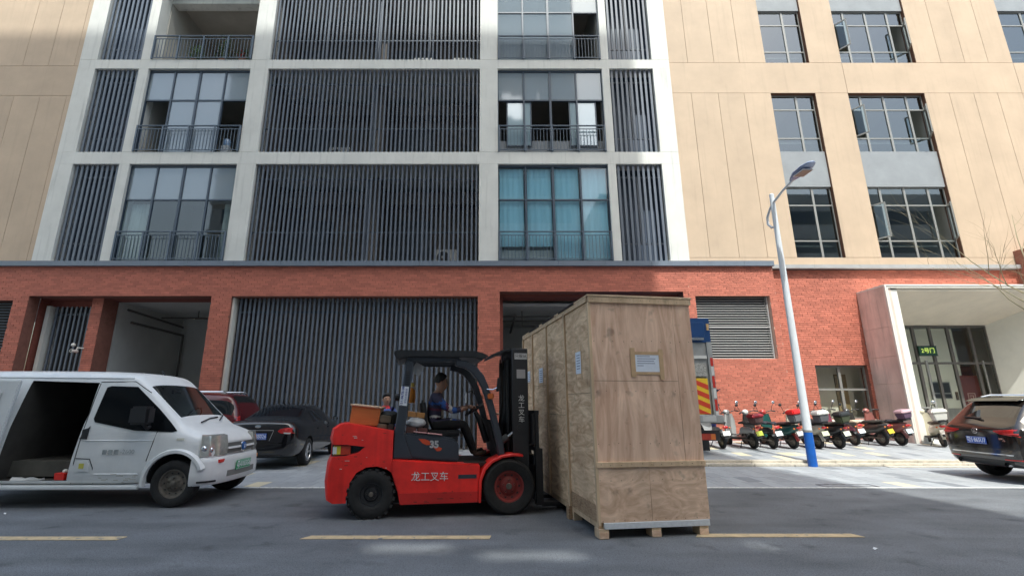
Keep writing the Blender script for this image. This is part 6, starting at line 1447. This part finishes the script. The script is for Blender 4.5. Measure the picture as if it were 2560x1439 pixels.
def pot_plant(loc, label, h, seed, flower=None):
    P_ = thing('potted_plant', label, 'plant', loc, 0, 'plants on the left balcony'); r_ = random.Random(seed)
    MB().lathe([(0, 0), (.11, 0), (.15, .22), (.16, .24), (.13, .24), (.12, .2), (0, .2)], ax='z', n=14).build('pot', mat('pot_clay', (.25, .12, .08), .8), P_, smooth=40)
    m = MB(); f_ = MB(); st = MB()
    for i in range(6): st.tube([(0, 0, .2), (r_.uniform(-.15, .15), r_.uniform(-.12, .12), .2+h*.6), (r_.uniform(-.3, .3), r_.uniform(-.2, .2), .2+h)], .008, 4)
    for i in range(110):
        a = r_.uniform(0, 6.28); rr_ = r_.uniform(.02, .3); z = .25+h*r_.random()**.8; c = Vector((rr_*math.cos(a), rr_*math.sin(a)*.7, z)); q = Matrix.Translation(c) @ Matrix.Rotation(a, 4, 'Z') @ Matrix.Rotation(r_.uniform(-1, 1), 4, 'Y')
        (f_ if flower and r_.random() < .3 else m).add([q @ Vector(p) for p in ((0, 0, 0), (.05, .028, .01), (.11, 0, -.01), (.05, -.028, .01))], [(0, 1, 2, 3)])
    st.build('stem', mat('stem_green', (.06, .1, .03), .8), P_); struct(m.build('foliage', mat('leaf', (.06, .13, .035), .6, isl=.4), P_), 'stuff')
    if flower: struct(f_.build('blossom', mat('blossom', flower, .6), P_), 'stuff')
pot_plant((-11.2, 16.85, 15.12), 'tall leafy plant on the upper left balcony', 1.1, 1)
pot_plant((-10.35, 16.8, 15.12), 'low plant with red blossom on the upper left balcony', .35, 2, (.6, .05, .06))
pot_plant((-12.4, 16.9, 15.12), 'dark bushy plant at the left of the upper left balcony', .7, 3)
wd_ = thing('water_dispenser', 'blue capped water bottle dispenser behind the railing of the middle left balcony', 'dispenser', (-10.55, 16.95, 10.95))
MB().box(-.16, -.16, 0, .16, .16, .45).build('cabinet', mat('dispenser_white', (.5, .52, .54), .5), wd_, bevel=.02); MB().lathe([(0, .45), (.14, .47), (.14, .72), (.05, .8), (0, .8)], ax='z', n=16).build('bottle', mat('bottle_blue', (.15, .25, .42), .2), wd_, smooth=50)
bc = thing('folding_chair', 'black chair back at the left of the middle left balcony', 'chair', (-13.3, 17.6, 10.95))
MB().box(-.22, -.03, .55, .22, .03, 1.25).build('backrest', M_black, bc, bevel=.02); MB().box(-.24, -.45, .42, .24, .0, .48).build('seat', M_black, bc, bevel=.02)
for sx in (-.2, .2):
    for sy in (-.42, -.02): MB().box(sx-.015, sy-.015, 0, sx+.015, sy+.015, .42).build('leg', M_bmet, bc)
# litter on the road
for i, (x, y, s, r_, lab) in enumerate(((3.95, 5.35, .035, .4, 'small white scrap of paper on the asphalt right of the crate'), (-7.0, 6.93, .035, 1.2, 'white scrap of litter on the road below the open van door'), (-6.6, 6.95, .03, 2.2, 'tiny white litter scrap on the road under the van step'))):
    o = MB().loft([[(-s, -s*.4, 0), (s*.2, -s*.5, .012), (s, -s*.2, .0)], [(-s*.8, s*.3, .006), (0, s*.4, .018), (s*.9, s*.5, .004)]], cap=False, closed=False).build('paper_scrap', mat('scrap_white', (.75, .76, .76), .8), None); o.location = (x, y, .006); o.rotation_euler.z = r_; tag(o, lab, 'litter')
